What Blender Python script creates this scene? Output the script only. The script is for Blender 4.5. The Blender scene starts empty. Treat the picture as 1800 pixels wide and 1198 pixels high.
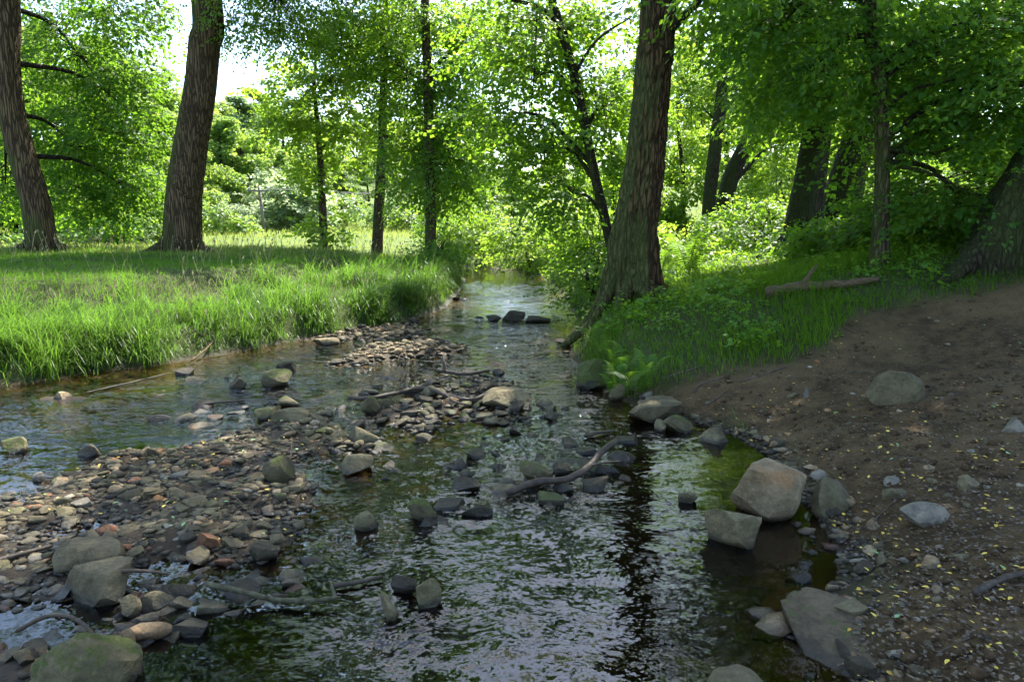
import bpy, bmesh, math
import numpy as np
from mathutils import Vector

# ------------------------------------------------------------------ camera, sky, sun, exposure
scene = bpy.context.scene
COL = scene.collection
CAM_H, PITCH, FPX = 1.7, math.radians(10.1), 1200.0
cam_d = bpy.data.cameras.new('camera'); cam = bpy.data.objects.new('camera', cam_d); COL.objects.link(cam)
cam_d.lens = 24.0; cam_d.sensor_width = 36.0; cam_d.clip_start = 0.05; cam_d.clip_end = 2000.0
cam.location = (0, 0, CAM_H); cam.rotation_euler = (math.pi / 2 - PITCH, 0, 0)
scene.camera = cam

SUN_EL, SUN_AZ = math.radians(56), math.radians(24)     # azimuth measured clockwise from +Y
sun_dir = Vector((math.sin(SUN_AZ) * math.cos(SUN_EL), math.cos(SUN_AZ) * math.cos(SUN_EL), math.sin(SUN_EL)))
world = bpy.data.worlds.new('World'); scene.world = world; world.use_nodes = True
wn = world.node_tree; wn.nodes.clear()
w_out = wn.nodes.new('ShaderNodeOutputWorld'); w_bg = wn.nodes.new('ShaderNodeBackground'); w_sky = wn.nodes.new('ShaderNodeTexSky')
w_sky.sky_type = 'NISHITA'; w_sky.sun_disc = False
w_sky.sun_elevation = SUN_EL; w_sky.sun_rotation = SUN_AZ
w_sky.air_density = 1.0; w_sky.dust_density = 1.2; w_sky.ozone_density = 1.0
w_bg.inputs["Strength"].default_value = 0.15
wn.links.new(w_sky.outputs[0], w_bg.inputs[0]); wn.links.new(w_bg.outputs[0], w_out.inputs[0])
sun_l = bpy.data.lights.new('sun', 'SUN'); sun_l.energy = 5.0; sun_l.angle = math.radians(0.5); sun_l.color = (1.0, 0.95, 0.86)
sun_o = bpy.data.objects.new('sun', sun_l); COL.objects.link(sun_o)
sun_o.rotation_euler = sun_dir.to_track_quat('Z', 'Y').to_euler(); sun_o.location = (10, 10, 40)
scene.view_settings.view_transform = 'Standard'; scene.view_settings.look = 'None'
scene.view_settings.exposure = 2.1; scene.view_settings.gamma = 1.0
scene.render.engine = 'CYCLES'
cy = scene.cycles
cy.max_bounces = 6; cy.diffuse_bounces = 3; cy.glossy_bounces = 2; cy.transmission_bounces = 4; cy.transparent_max_bounces = 8
cy.caustics_reflective = False; cy.caustics_refractive = False; cy.sample_clamp_indirect = 6.0
cy.use_denoising = True; cy.use_adaptive_sampling = True; cy.adaptive_threshold = 0.03

# ------------------------------------------------------------------ small helpers
R = np.random.default_rng(11)
cp, sp = math.cos(PITCH), math.sin(PITCH)

def ray(px, py):
    dx = (px - 900) / FPX; du = (599 - py) / FPX
    return np.array([dx, cp + sp * du, -sp + cp * du])

def at_z(px, py, z=0.0):
    r = ray(px, py); t = (z - CAM_H) / r[2]
    return np.array([0, 0, CAM_H]) + r * t

def at_y(px, py, y):
    r = ray(px, py); return np.array([0, 0, CAM_H]) + r * (y / r[1])

def pxm(y):                       # metres per photo pixel at depth y
    return y / cp / FPX

def sstep(a, b, x):
    t = np.clip((x - a) / (b - a), 0, 1); return t * t * (3 - 2 * t)

def _hash(ix, iy, iz):
    h = (ix.astype(np.int64) * 374761393 + iy.astype(np.int64) * 668265263 + iz.astype(np.int64) * 1274126177) & 0xffffffff
    h = ((h ^ (h >> 13)) * 1103515245) & 0xffffffff
    h = ((h ^ (h >> 16)) * 2246822519) & 0xffffffff
    return ((h ^ (h >> 15)) & 0xffff) / 32767.5 - 1.0

def vnoise(p):
    p = np.asarray(p, float); i = np.floor(p).astype(np.int64); f = p - i; f = f * f * (3 - 2 * f)
    x, y, z = i[..., 0], i[..., 1], i[..., 2]; fx, fy, fz = f[..., 0], f[..., 1], f[..., 2]
    r = 0
    for a in (0, 1):
        for b in (0, 1):
            for c in (0, 1):
                w = (fx if a else 1 - fx) * (fy if b else 1 - fy) * (fz if c else 1 - fz)
                r = r + w * _hash(x + a, y + b, z + c)
    return r

def fbm(p, o=3, g=0.5):
    p = np.asarray(p, float); s = 0; a = 1; n = 0
    for k in range(o):
        s = s + a * vnoise(p * 2 ** k + 17.3 * k); n += a; a *= g
    return s / n

def n2(x, y, s, o=3, seed=0.0):
    return fbm(np.stack([x * s, y * s, np.full_like(x, seed)], -1), o)

def make_mesh(name, V, quads=None, tris=None, attrs=None, smooth=True):
    me = bpy.data.meshes.new(name)
    V = np.ascontiguousarray(V, np.float32)
    q = np.zeros((0, 4), np.int32) if quads is None else np.asarray(quads, np.int32).reshape(-1, 4)
    t = np.zeros((0, 3), np.int32) if tris is None else np.asarray(tris, np.int32).reshape(-1, 3)
    me.vertices.add(len(V)); me.vertices.foreach_set('co', V.ravel())
    nl = q.size + t.size
    me.loops.add(nl); me.loops.foreach_set('vertex_index', np.concatenate([q.ravel(), t.ravel()]))
    nf = len(q) + len(t); me.polygons.add(nf)
    start = np.concatenate([np.arange(len(q)) * 4, q.size + np.arange(len(t)) * 3]).astype(np.int32)
    me.polygons.foreach_set('loop_start', start)
    me.polygons.foreach_set('use_smooth', np.full(nf, bool(smooth)))
    me.update(calc_edges=True)
    for k, v in (attrs or {}).items():
        a = me.attributes.new(k, 'FLOAT', 'POINT'); a.data.foreach_set('value', np.ascontiguousarray(v, np.float32))
    return me

def obj(name, me, mat=None, parent=None, loc=None):
    o = bpy.data.objects.new(name, me); COL.objects.link(o)
    if mat is not None and me is not None and not me.materials: me.materials.append(mat)
    if parent is not None: o.parent = parent
    if loc is not None: o.location = loc
    return o

def empty(name, loc=(0, 0, 0)):
    o = bpy.data.objects.new(name, None); COL.objects.link(o); o.location = loc; o.empty_display_size = 0.2; return o

def tag(o, label, cat=None, group=None, kind=None):
    o['label'] = label
    if cat: o['category'] = cat
    if group: o['group'] = group
    if kind: o['kind'] = kind
    return o

class Acc:                        # collects geometry for ONE mesh
    def __init__(s): s.v = []; s.q = []; s.t = []; s.a = []; s.n = 0
    def add(s, V, q=None, t=None, a=None):
        V = np.asarray(V, float).reshape(-1, 3)
        if q is not None and len(q): s.q.append(np.asarray(q).reshape(-1, 4) + s.n)
        if t is not None and len(t): s.t.append(np.asarray(t).reshape(-1, 3) + s.n)
        s.v.append(V); s.a.append(np.full(len(V), 0.5) if a is None else np.broadcast_to(np.asarray(a, float), (len(V),)))
        s.n += len(V)
    def mesh(s, name, smooth=True, org=(0, 0, 0)):
        V = np.concatenate(s.v) - np.asarray(org)
        return make_mesh(name, V, np.concatenate(s.q) if s.q else None, np.concatenate(s.t) if s.t else None, {'var': np.concatenate(s.a)}, smooth)

def catmull(P, n):
    P = np.asarray(P, float); P = np.vstack([2 * P[0] - P[1], P, 2 * P[-1] - P[-2]])
    m = len(P) - 3; u = np.linspace(0, m, n); i = np.minimum(u.astype(int), m - 1); t = (u - i)[:, None]
    a, b, c, d = P[i], P[i + 1], P[i + 2], P[i + 3]
    return 0.5 * (2 * b + (c - a) * t + (2 * a - 5 * b + 4 * c - d) * t ** 2 + (3 * b - a - 3 * c + d) * t ** 3)

def frames(C):
    T = np.gradient(C, axis=0); T /= np.linalg.norm(T, axis=1)[:, None] + 1e-9
    ref = np.array([0.0, 1.0, 0.0]) if abs(T[:, 1]).mean() < 0.8 else np.array([1.0, 0, 0])
    A = np.cross(T, ref); A /= np.linalg.norm(A, axis=1)[:, None] + 1e-9
    return T, A, np.cross(T, A)

def tube(C, r, sides, rough=0.0, seed=0.0, cap=True):
    C = np.asarray(C, float); n = len(C); r = np.broadcast_to(np.asarray(r, float), (n,))
    T, A, B = frames(C); th = np.linspace(0, 2 * np.pi, sides, endpoint=False)
    rr = r[:, None] * np.ones(sides)
    if rough:
        nn = fbm(np.stack([np.cos(th)[None] * 1.4 + 0 * r[:, None], np.sin(th)[None] * 1.4 + 0 * r[:, None], (np.arange(n)[:, None] * 0.45 + seed + 0 * th)], -1), 2)
        rr = rr * (1 + rough * nn)
    V = C[:, None] + rr[..., None] * (np.cos(th)[None, :, None] * A[:, None] + np.sin(th)[None, :, None] * B[:, None])
    i = np.arange(n - 1)[:, None] * sides; j = np.arange(sides)[None]; k = (j + 1) % sides
    Q = np.stack([i + j, i + k, i + sides + k, i + sides + j], -1).reshape(-1, 4)
    V = V.reshape(-1, 3); t = None
    if cap:
        V = np.vstack([V, C[0], C[-1]]); a0 = n * sides; jj = np.arange(sides); kk = (jj + 1) % sides
        t = np.vstack([np.stack([np.full(sides, a0), kk, jj], -1), np.stack([np.full(sides, a0 + 1), (n - 1) * sides + jj, (n - 1) * sides + kk], -1)])
    return V, Q, t

# ------------------------------------------------------------------ materials
def new_mat(name):
    m = bpy.data.materials.new(name); m.use_nodes = True; nt = m.node_tree; nt.nodes.clear()
    return m, nt, nt.nodes.new('ShaderNodeOutputMaterial')

class NT:
    def __init__(s, nt): s.nt = nt
    def n(s, typ, **kw):
        nd = s.nt.nodes.new('ShaderNode' + typ)
        for k, v in kw.items():
            if k.startswith('i_'): nd.inputs[k[2:].replace('_', ' ')].default_value = v
            else: setattr(nd, k, v)
        return nd
    def l(s, a, b): s.nt.links.new(a, b)
    def mix(s, fac, a, b, typ='MIX'):
        m = s.nt.nodes.new('ShaderNodeMix'); m.data_type = 'RGBA'; m.blend_type = typ
        for sock, v in ((m.inputs[0], fac), (m.inputs[6], a), (m.inputs[7], b)):
            if isinstance(v, (int, float)): sock.default_value = v
            elif isinstance(v, tuple): sock.default_value = (*v, 1) if len(v) == 3 else v
            else: s.l(v, sock)
        return m.outputs[2]
    def math(s, op, a, b=None, c=None, clamp=False):
        m = s.nt.nodes.new('ShaderNodeMath'); m.operation = op; m.use_clamp = clamp
        for k, v in enumerate((a, b, c)):
            if v is None: continue
            if isinstance(v, (int, float)): m.inputs[k].default_value = v
            else: s.l(v, m.inputs[k])
        return m.outputs[0]
    def attr(s, name): return s.n('Attribute', attribute_name=name).outputs['Fac']
    def noise(s, scale, detail=4, rough=0.55, vec=None, dist=0.0):
        t = s.n('TexNoise'); t.inputs['Scale'].default_value = scale; t.inputs['Detail'].default_value = detail
        t.inputs['Roughness'].default_value = rough; t.inputs['Distortion'].default_value = dist
        if vec is not None: s.l(vec, t.inputs['Vector'])
        return t.outputs['Fac']
    def ramp(s, fac, stops):
        r = s.n('ValToRGB'); e = r.color_ramp.elements
        while len(e) < len(stops): e.new(0.5)
        for k, (p, c) in enumerate(stops): e[k].position = p; e[k].color = (*c, 1)
        s.l(fac, r.inputs[0]); return r.outputs[0]
    def smooth(s, v, a, b):
        m = s.n('MapRange', interpolation_type='SMOOTHSTEP'); m.inputs[1].default_value = a; m.inputs[2].default_value = b
        s.l(v, m.inputs[0]); return m.outputs[0]
    def pos(s): return s.n('NewGeometry').outputs['Position']
    def obj_co(s): return s.n('TexCoord').outputs['Object']
    def scaled(s, vec, sc):
        m = s.n('Mapping'); m.inputs['Scale'].default_value = sc; s.l(vec, m.inputs['Vector']); return m.outputs[0]

def leaf_mat(name, dark, light, trans, trw=0.5, rough=0.42, spec=0.35):
    m, nt, out = new_mat(name); h = NT(nt); v = h.attr('var')
    oi = h.n('ObjectInfo').outputs['Random']
    col = h.mix(v, dark, light)
    hs = h.n('HueSaturation'); h.l(col, hs.inputs['Color'])
    h.l(h.math('MULTIPLY_ADD', oi, 0.035, 0.4825), hs.inputs['Hue']); h.l(h.math('MULTIPLY_ADD', oi, 0.25, 0.88), hs.inputs['Value'])
    bs = h.n('BsdfPrincipled'); h.l(hs.outputs[0], bs.inputs['Base Color']); bs.inputs['Roughness'].default_value = rough; bs.inputs['Specular IOR Level'].default_value = spec
    tr = h.n('BsdfTranslucent')
    tc = h.mix(v, tuple(c * 0.75 for c in trans), trans); h.l(tc, tr.inputs['Color'])
    ms = h.n('MixShader'); ms.inputs[0].default_value = trw
    h.l(bs.outputs[0], ms.inputs[1]); h.l(tr.outputs[0], ms.inputs[2]); h.l(ms.outputs[0], out.inputs[0])
    return m

def bark_mat(name, a, b, moss=0.3, scale=1.0, ridge=24.0, stretch=0.2, mcol=(0.055, 0.075, 0.018)):
    m, nt, out = new_mat(name); h = NT(nt); p = h.pos()
    st = h.scaled(p, (ridge * scale, ridge * scale, ridge * stretch * scale))
    n1 = h.noise(1.0, 5, 0.6, st, 0.6)
    vo = h.n('TexVoronoi', feature='DISTANCE_TO_EDGE'); vo.inputs['Scale'].default_value = 0.8
    wv = h.n('VectorMath', operation='ADD'); h.l(st, wv.inputs[0])
    nz = h.n('TexNoise'); nz.inputs['Scale'].default_value = 1.3; h.l(st, nz.inputs['Vector']); h.l(nz.outputs['Color'], wv.inputs[1]); h.l(wv.outputs[0], vo.inputs['Vector'])
    crack = h.smooth(vo.outputs['Distance'], 0.0, 0.22)
    big = h.noise(0.9, 3, 0.5, p)
    col = h.mix(n1, a, b); col = h.mix(h.math('MULTIPLY', h.math('SUBTRACT', 1.0, crack), 0.85), col, tuple(c * 0.22 for c in a))
    g = h.n('NewGeometry'); sx = h.n('SeparateXYZ'); h.l(g.outputs['Normal'], sx.inputs[0]); sz = h.n('SeparateXYZ'); h.l(p, sz.inputs[0])
    side = h.math('MULTIPLY_ADD', sx.outputs['X'], -0.22, 0.06)
    low = h.math('MULTIPLY', h.math('SUBTRACT', 1.0, h.smooth(sz.outputs['Z'], 0.6, 4.5)), 0.16)
    mk = h.smooth(h.math('ADD', h.math('ADD', big, side), low), 0.62 - 0.25 * moss, 0.86 - 0.2 * moss)
    col = h.mix(h.math('MULTIPLY', mk, min(1.0, 0.55 + moss * 0.5)), col, mcol)
    bs = h.n('BsdfPrincipled'); bs.inputs['Roughness'].default_value = 0.9; bs.inputs['Specular IOR Level'].default_value = 0.15; h.l(col, bs.inputs['Base Color'])
    bp = h.n('Bump'); bp.inputs['Strength'].default_value = 1.0; bp.inputs['Distance'].default_value = 0.045
    h.l(h.math('ADD', h.math('MULTIPLY', crack, 0.7), h.math('MULTIPLY', n1, 0.6)), bp.inputs['Height']); h.l(bp.outputs[0], bs.inputs['Normal'])
    h.l(bs.outputs[0], out.inputs[0]); return m

def rock_mat(name, a, b, moss=0.0, tint=None):
    m, nt, out = new_mat(name); h = NT(nt); p = h.pos()
    oi = h.n('ObjectInfo').outputs['Random']; v = h.attr('var')
    n1 = h.noise(9, 6, 0.65, p); n2_ = h.noise(42, 5, 0.7, p); n3 = h.noise(3.2, 3, 0.5, p)
    col = h.mix(h.smooth(n1, 0.3, 0.72), a, b)
    if tint: col = h.mix(h.smooth(n3, 0.5, 0.66), col, tint)
    col = h.mix(h.math('MULTIPLY', h.smooth(n2_, 0.52, 0.75), 0.35), col, tuple(min(1, c * 1.9) for c in b))
    col = h.mix(h.math('MULTIPLY', h.smooth(n2_, 0.5, 0.3), 0.4), col, tuple(c * 0.4 for c in a))
    vv = h.math('ADD', h.math('MULTIPLY', v, 0.9), h.math('MULTIPLY', oi, 0.5))
    mul = h.n('HueSaturation'); h.l(col, mul.inputs['Color']); h.l(h.math('MULTIPLY_ADD', vv, 0.8, 0.45), mul.inputs['Value'])
    col = mul.outputs[0]
    g = h.n('NewGeometry'); sx = h.n('SeparateXYZ'); h.l(g.outputs['Normal'], sx.inputs[0]); sz = h.n('SeparateXYZ'); h.l(p, sz.inputs[0])
    if moss:
        mk = h.smooth(h.math('ADD', h.math('MULTIPLY', sx.outputs['Z'], 0.28), h.math('ADD', h.noise(6, 8, 0.72, p), h.math('MULTIPLY', h.noise(60, 3, 0.6, p), 0.18))), 1.0 - 0.42 * moss, 1.07 - 0.38 * moss)
        mc = h.mix(h.noise(70, 3, 0.6, p), (0.012, 0.020, 0.004), (0.085, 0.105, 0.014))
        col = h.mix(h.math('MULTIPLY', mk, 0.9), col, mc)
    wetn = h.math('MULTIPLY_ADD', h.noise(6, 3, 0.5, p), 0.05, sz.outputs['Z'])
    wet = h.math('SUBTRACT', 1.0, h.smooth(wetn, 0.035, 0.075))
    col = h.mix(h.math('MULTIPLY', wet, 0.72), col, (0.012, 0.010, 0.007))
    bs = h.n('BsdfPrincipled'); h.l(col, bs.inputs['Base Color'])
    h.l(h.math('MULTIPLY_ADD', wet, -0.55, 0.85), bs.inputs['Roughness']); bs.inputs['Specular IOR Level'].default_value = 0.3
    bp = h.n('Bump'); bp.inputs['Strength'].default_value = 1.0; bp.inputs['Distance'].default_value = 0.022
    h.l(h.math('ADD', n1, h.math('MULTIPLY', n2_, 0.5)), bp.inputs['Height']); h.l(bp.outputs[0], bs.inputs['Normal'])
    h.l(bs.outputs[0], out.inputs[0]); return m

def plain_mat(name, a, b, scale=20.0, rough=0.85, stretch=None, bump=0.3, dist=0.005, spec=0.2):
    m, nt, out = new_mat(name); h = NT(nt); p = h.pos()
    if stretch: p = h.scaled(p, stretch)
    n1 = h.noise(scale, 5, 0.6, p)
    bs = h.n('BsdfPrincipled'); h.l(h.mix(h.smooth(n1, 0.25, 0.75), a, b), bs.inputs['Base Color']); bs.inputs['Roughness'].default_value = rough; bs.inputs['Specular IOR Level'].default_value = spec
    bp = h.n('Bump'); bp.inputs['Strength'].default_value = bump; bp.inputs['Distance'].default_value = dist; h.l(n1, bp.inputs['Height']); h.l(bp.outputs[0], bs.inputs['Normal'])
    h.l(bs.outputs[0], out.inputs[0]); return m

M = {}
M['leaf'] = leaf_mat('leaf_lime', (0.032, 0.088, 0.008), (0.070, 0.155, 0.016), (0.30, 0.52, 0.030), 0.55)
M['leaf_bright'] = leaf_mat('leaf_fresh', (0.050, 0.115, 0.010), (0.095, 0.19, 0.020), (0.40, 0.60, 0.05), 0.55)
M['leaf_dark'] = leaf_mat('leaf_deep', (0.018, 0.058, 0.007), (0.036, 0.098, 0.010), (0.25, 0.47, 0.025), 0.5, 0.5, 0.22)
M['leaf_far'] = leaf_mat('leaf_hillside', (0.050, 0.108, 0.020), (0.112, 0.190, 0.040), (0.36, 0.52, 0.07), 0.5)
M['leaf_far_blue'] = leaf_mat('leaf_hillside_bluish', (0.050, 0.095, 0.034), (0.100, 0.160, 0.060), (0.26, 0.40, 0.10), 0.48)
M['leaf_pale'] = leaf_mat('leaf_willow', (0.085, 0.13, 0.06), (0.15, 0.20, 0.10), (0.45, 0.58, 0.26), 0.6)
M['grass'] = leaf_mat('grass_blade', (0.018, 0.064, 0.007), (0.082, 0.155, 0.022), (0.18, 0.36, 0.035), 0.45, 0.4, 0.4)
M['grass_dark'] = leaf_mat('grass_blade_deep', (0.030, 0.078, 0.006), (0.066, 0.135, 0.010), (0.22, 0.40, 0.02), 0.48, 0.45, 0.25)
M['grass_dry'] = leaf_mat('grass_meadow', (0.075, 0.125, 0.022), (0.16, 0.20, 0.055), (0.34, 0.42, 0.08), 0.5, 0.5, 0.3)
M['seed'] = leaf_mat('grass_seed', (0.22, 0.19, 0.10), (0.34, 0.29, 0.17), (0.25, 0.22, 0.10), 0.3, 0.7, 0.1)
M['fern'] = leaf_mat('fern_leaf', (0.040, 0.10, 0.010), (0.080, 0.165, 0.016), (0.24, 0.44, 0.03), 0.48)
M['bark'] = bark_mat('bark_lime', (0.070, 0.047, 0.024), (0.175, 0.124, 0.068), 0.3, stretch=0.07)
M['bark_big'] = bark_mat('bark_big', (0.048, 0.029, 0.012), (0.125, 0.080, 0.036), 0.25)
M['bark_moss'] = bark_mat('bark_mossy', (0.026, 0.019, 0.012), (0.056, 0.042, 0.026), 0.6, 1.0, mcol=(0.030, 0.040, 0.010))
M['bark_thin'] = bark_mat('bark_thin', (0.062, 0.044, 0.026), (0.15, 0.112, 0.072), 0.15, 1.3)
M['bark_dark'] = bark_mat('bark_branch', (0.030, 0.023, 0.016), (0.060, 0.048, 0.034), 0.1, 1.4)
M['rock'] = rock_mat('stone_grey', (0.070, 0.055, 0.027), (0.155, 0.127, 0.068))
M['rock_green'] = rock_mat('stone_mossy', (0.050, 0.041, 0.018), (0.105, 0.088, 0.045), 0.58)
M['rock_lightmoss'] = rock_mat('stone_slight_moss', (0.064, 0.052, 0.024), (0.135, 0.112, 0.057), 0.28)
M['rock_tan'] = rock_mat('stone_tan', (0.135, 0.096, 0.050), (0.26, 0.195, 0.112), 0.0, (0.24, 0.125, 0.05))
M['rock_rust'] = rock_mat('stone_rust', (0.075, 0.032, 0.014), (0.16, 0.075, 0.035))
M['rock_mud'] = rock_mat('stone_muddy', (0.044, 0.032, 0.017), (0.098, 0.074, 0.042), 0.2)
M['rock_dark'] = rock_mat('stone_dark', (0.022, 0.017, 0.009), (0.052, 0.043, 0.025))
M['rock_blue'] = rock_mat('stone_bluish', (0.098, 0.086, 0.064), (0.20, 0.172, 0.125), 0.0, (0.21, 0.18, 0.13))
M['clod'] = plain_mat('earth_clod', (0.030, 0.018, 0.009), (0.085, 0.056, 0.030), 30, 0.95, None, 0.8, 0.01, 0.1)
M['moss'] = rock_mat('stone_moss_cushion', (0.05, 0.045, 0.03), (0.09, 0.085, 0.06), 1.25)
M['wood_dead'] = plain_mat('dead_wood', (0.045, 0.029, 0.015), (0.17, 0.118, 0.068), 5, 0.9, (2, 34, 34), 1.0, 0.02)
M['wood_wet'] = plain_mat('driftwood', (0.016, 0.011, 0.007), (0.062, 0.043, 0.026), 22, 0.6, None, 0.6, 0.006, 0.35)
M['wood_moss'] = plain_mat('driftwood_lichen', (0.022, 0.017, 0.009), (0.095, 0.092, 0.05), 40, 0.8, None, 0.6, 0.006)
M['root'] = plain_mat('root_bark', (0.045, 0.033, 0.022), (0.11, 0.085, 0.060), 24, 0.9, None, 0.5, 0.005)
M['pole'] = plain_mat('pole_wood', (0.13, 0.11, 0.09), (0.24, 0.21, 0.17), 8, 0.8, (1, 1, 0.1))
M['ceramic'] = plain_mat('insulator', (0.35, 0.33, 0.30), (0.45, 0.43, 0.40), 8, 0.3)
M['wire'] = plain_mat('wire_metal', (0.15, 0.15, 0.15), (0.22, 0.22, 0.22), 8, 0.5)

def litter_mat():
    m, nt, out = new_mat('leaf_litter'); h = NT(nt)
    c = h.ramp(h.attr('var'), [(0.0, (0.030, 0.020, 0.012)), (0.40, (0.085, 0.060, 0.035)), (0.58, (0.16, 0.12, 0.075)), (0.62, (0.40, 0.24, 0.025)), (0.86, (0.58, 0.45, 0.06)), (0.90, (0.16, 0.27, 0.05)), (1.0, (0.20, 0.34, 0.16))])
    bs = h.n('BsdfPrincipled'); bs.inputs['Roughness'].default_value = 0.6; h.l(c, bs.inputs['Base Color']); h.l(bs.outputs[0], out.inputs[0]); return m
M['litter'] = litter_mat()

def ground_mat():
    m, nt, out = new_mat('ground_soil'); h = NT(nt); p = h.pos()
    n_big = h.noise(1.1, 4, 0.55, p); n_mid = h.noise(8, 5, 0.6, p); n_fine = h.noise(60, 5, 0.7, p)
    vo = h.n('TexVoronoi'); vo.inputs['Scale'].default_value = 45; h.l(p, vo.inputs['Vector'])
    dirt = h.mix(h.smooth(n_mid, 0.3, 0.7), (0.037, 0.022, 0.008), (0.106, 0.068, 0.028)); dirt = h.mix(h.math('MULTIPLY', h.smooth(n_big, 0.42, 0.65), 0.6), dirt, (0.150, 0.100, 0.046))
    dirt = h.mix(h.math('MULTIPLY', h.smooth(vo.outputs['Distance'], 0.28, 0.12), 0.35), dirt, (0.15, 0.105, 0.05))
    dirt = h.mix(h.math('MULTIPLY', h.smooth(n_fine, 0.5, 0.35), 0.55), dirt, (0.020, 0.014, 0.009))
    soil = h.mix(n_mid, (0.030, 0.028, 0.012), (0.055, 0.075, 0.018))
    far = h.mix(n_big, (0.055, 0.095, 0.02), (0.13, 0.165, 0.04))
    bed = h.mix(n_mid, (0.018, 0.011, 0.004), (0.075, 0.046, 0.016)); bed = h.mix(h.smooth(n_big, 0.5, 0.7), bed, (0.11, 0.062, 0.02))
    bed = h.mix(h.math('MULTIPLY', h.smooth(h.noise(3, 4, 0.6, p), 0.52, 0.66), 0.6), bed, (0.022, 0.032, 0.008))
    grav = h.mix(n_fine, (0.024, 0.016, 0.009), (0.080, 0.058, 0.034))
    col = h.mix(h.attr('a_grass'), dirt, soil); col = h.mix(h.attr('a_far'), col, far)
    col = h.mix(h.attr('a_gravel'), col, grav)
    sz = h.n('SeparateXYZ'); h.l(p, sz.inputs[0])
    wetz = h.math('MULTIPLY_ADD', n_mid, 0.05, sz.outputs['Z'])
    wet = h.math('SUBTRACT', 1.0, h.smooth(wetz, 0.03, 0.10))
    col = h.mix(h.math('MULTIPLY', wet, 0.6), col, (0.018, 0.013, 0.008))
    col = h.mix(h.attr('a_bed'), col, bed)
    bs = h.n('BsdfPrincipled'); h.l(col, bs.inputs['Base Color']); h.l(h.math('MULTIPLY_ADD', wet, -0.4, 0.92), bs.inputs['Roughness']); bs.inputs['Specular IOR Level'].default_value = 0.2
    bp = h.n('Bump'); bp.inputs['Strength'].default_value = 1.0; bp.inputs['Distance'].default_value = 0.045
    h.l(h.math('ADD', n_mid, h.math('MULTIPLY', n_fine, 0.5)), bp.inputs['Height']); h.l(bp.outputs[0], bs.inputs['Normal'])
    h.l(bs.outputs[0], out.inputs[0]); return m
M['ground'] = ground_mat()

def water_mat():
    m, nt, out = new_mat('stream_water'); h = NT(nt); p = h.pos()
    rif = h.attr('riffle')
    wv = h.n('TexNoise'); wv.inputs['Scale'].default_value = 1.6; wv.inputs['Detail'].default_value = 2; h.l(p, wv.inputs['Vector'])
    off = h.n('VectorMath', operation='MULTIPLY_ADD'); h.l(wv.outputs['Color'], off.inputs[0]); off.inputs[1].default_value = (0.35, 0.35, 0.35); h.l(p, off.inputs[2])
    def slope(sc, wx_, wy_, dist):
        t = h.n('TexNoise'); t.inputs['Scale'].default_value = 1.0; t.inputs['Detail'].default_value = 1.5; t.inputs['Roughness'].default_value = 0.5; t.inputs['Distortion'].default_value = dist
        h.l(h.scaled(off.outputs[0], sc), t.inputs['Vector'])
        sb = h.n('VectorMath', operation='SUBTRACT'); h.l(t.outputs['Color'], sb.inputs[0]); sb.inputs[1].default_value = (0.5, 0.5, 0.5)
        ml = h.n('VectorMath', operation='MULTIPLY'); h.l(sb.outputs[0], ml.inputs[0]); ml.inputs[1].default_value = (wx_, wy_, 0.0); return ml.outputs[0]
    def vadd(a_, b_):
        q = h.n('VectorMath', operation='ADD'); h.l(a_, q.inputs[0]); h.l(b_, q.inputs[1]); return q.outputs[0]
    sl = vadd(vadd(slope((22, 36, 10), 0.8, 1.3, 0.9), slope((55, 88, 24), 0.55, 0.8, 0.5)), slope((4.0, 8.0, 3), 0.6, 1.1, 0.8))
    sc_ = h.n('VectorMath', operation='SCALE'); h.l(sl, sc_.inputs[0]); h.l(rif, sc_.inputs['Scale'])
    ad = h.n('VectorMath', operation='ADD'); h.l(sc_.outputs[0], ad.inputs[0]); ad.inputs[1].default_value = (0, 0, 1)
    bp = h.n('VectorMath', operation='NORMALIZE'); h.l(ad.outputs[0], bp.inputs[0])
    fr = h.n('Fresnel'); fr.inputs['IOR'].default_value = 1.5; h.l(bp.outputs[0], fr.inputs['Normal'])
    gl = h.n('BsdfGlossy'); gl.inputs['Roughness'].default_value = 0.02; gl.inputs['Color'].default_value = (1, 1, 1, 1); h.l(bp.outputs[0], gl.inputs['Normal'])
    tr = h.n('BsdfTransparent'); h.l(h.mix(h.smooth(h.attr('depth'), 0.0, 0.24), (0.76, 0.66, 0.46), (0.24, 0.19, 0.10)), tr.inputs['Color'])
    ms = h.n('MixShader'); h.l(fr.outputs[0], ms.inputs[0]); h.l(tr.outputs[0], ms.inputs[1]); h.l(gl.outputs[0], ms.inputs[2]); h.l(ms.outputs[0], out.inputs[0])
    return m
M['water'] = water_mat()

# ------------------------------------------------------------------ terrain: shorelines, bars, height field
def zpoly(pts): return np.array([at_z(a, b)[:2] for a, b in pts])
LEFT = np.vstack([[[-40, -6], [-14, 4.6]], zpoly([(-250, 712), (-120, 694), (0, 680), (70, 671), (150, 656), (250, 645), (330, 632), (400, 621), (480, 606), (560, 592), (640, 579), (700, 567), (750, 553), (785, 540), (800, 522), (815, 503), (819, 491)]),
                  [[-1.7, 21.2], [-3.0, 23.0], [-6, 24.6], [-12, 25.6], [-30, 27]]])
RIGHT = np.vstack([[[-40, -14], [-6, -9], [0.4, -4], [1.0, 0.6]], zpoly([(1520, 1300), (1490, 1198), (1430, 1110), (1425, 1075), (1475, 1010), (1478, 965), (1440, 920), (1385, 845), (1350, 802), (1290, 765), (1200, 738), (1115, 715), (1065, 690), (1025, 652), (1003, 620), (1002, 592), (1012, 563), (1003, 535), (987, 508), (960, 495)]),
                   [[0.9, 20.8], [0.3, 22.8], [-1.2, 25.2], [-5, 28], [-12, 29.4], [-30, 31]]])
STREAM = np.vstack([LEFT, RIGHT[::-1]])
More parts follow.
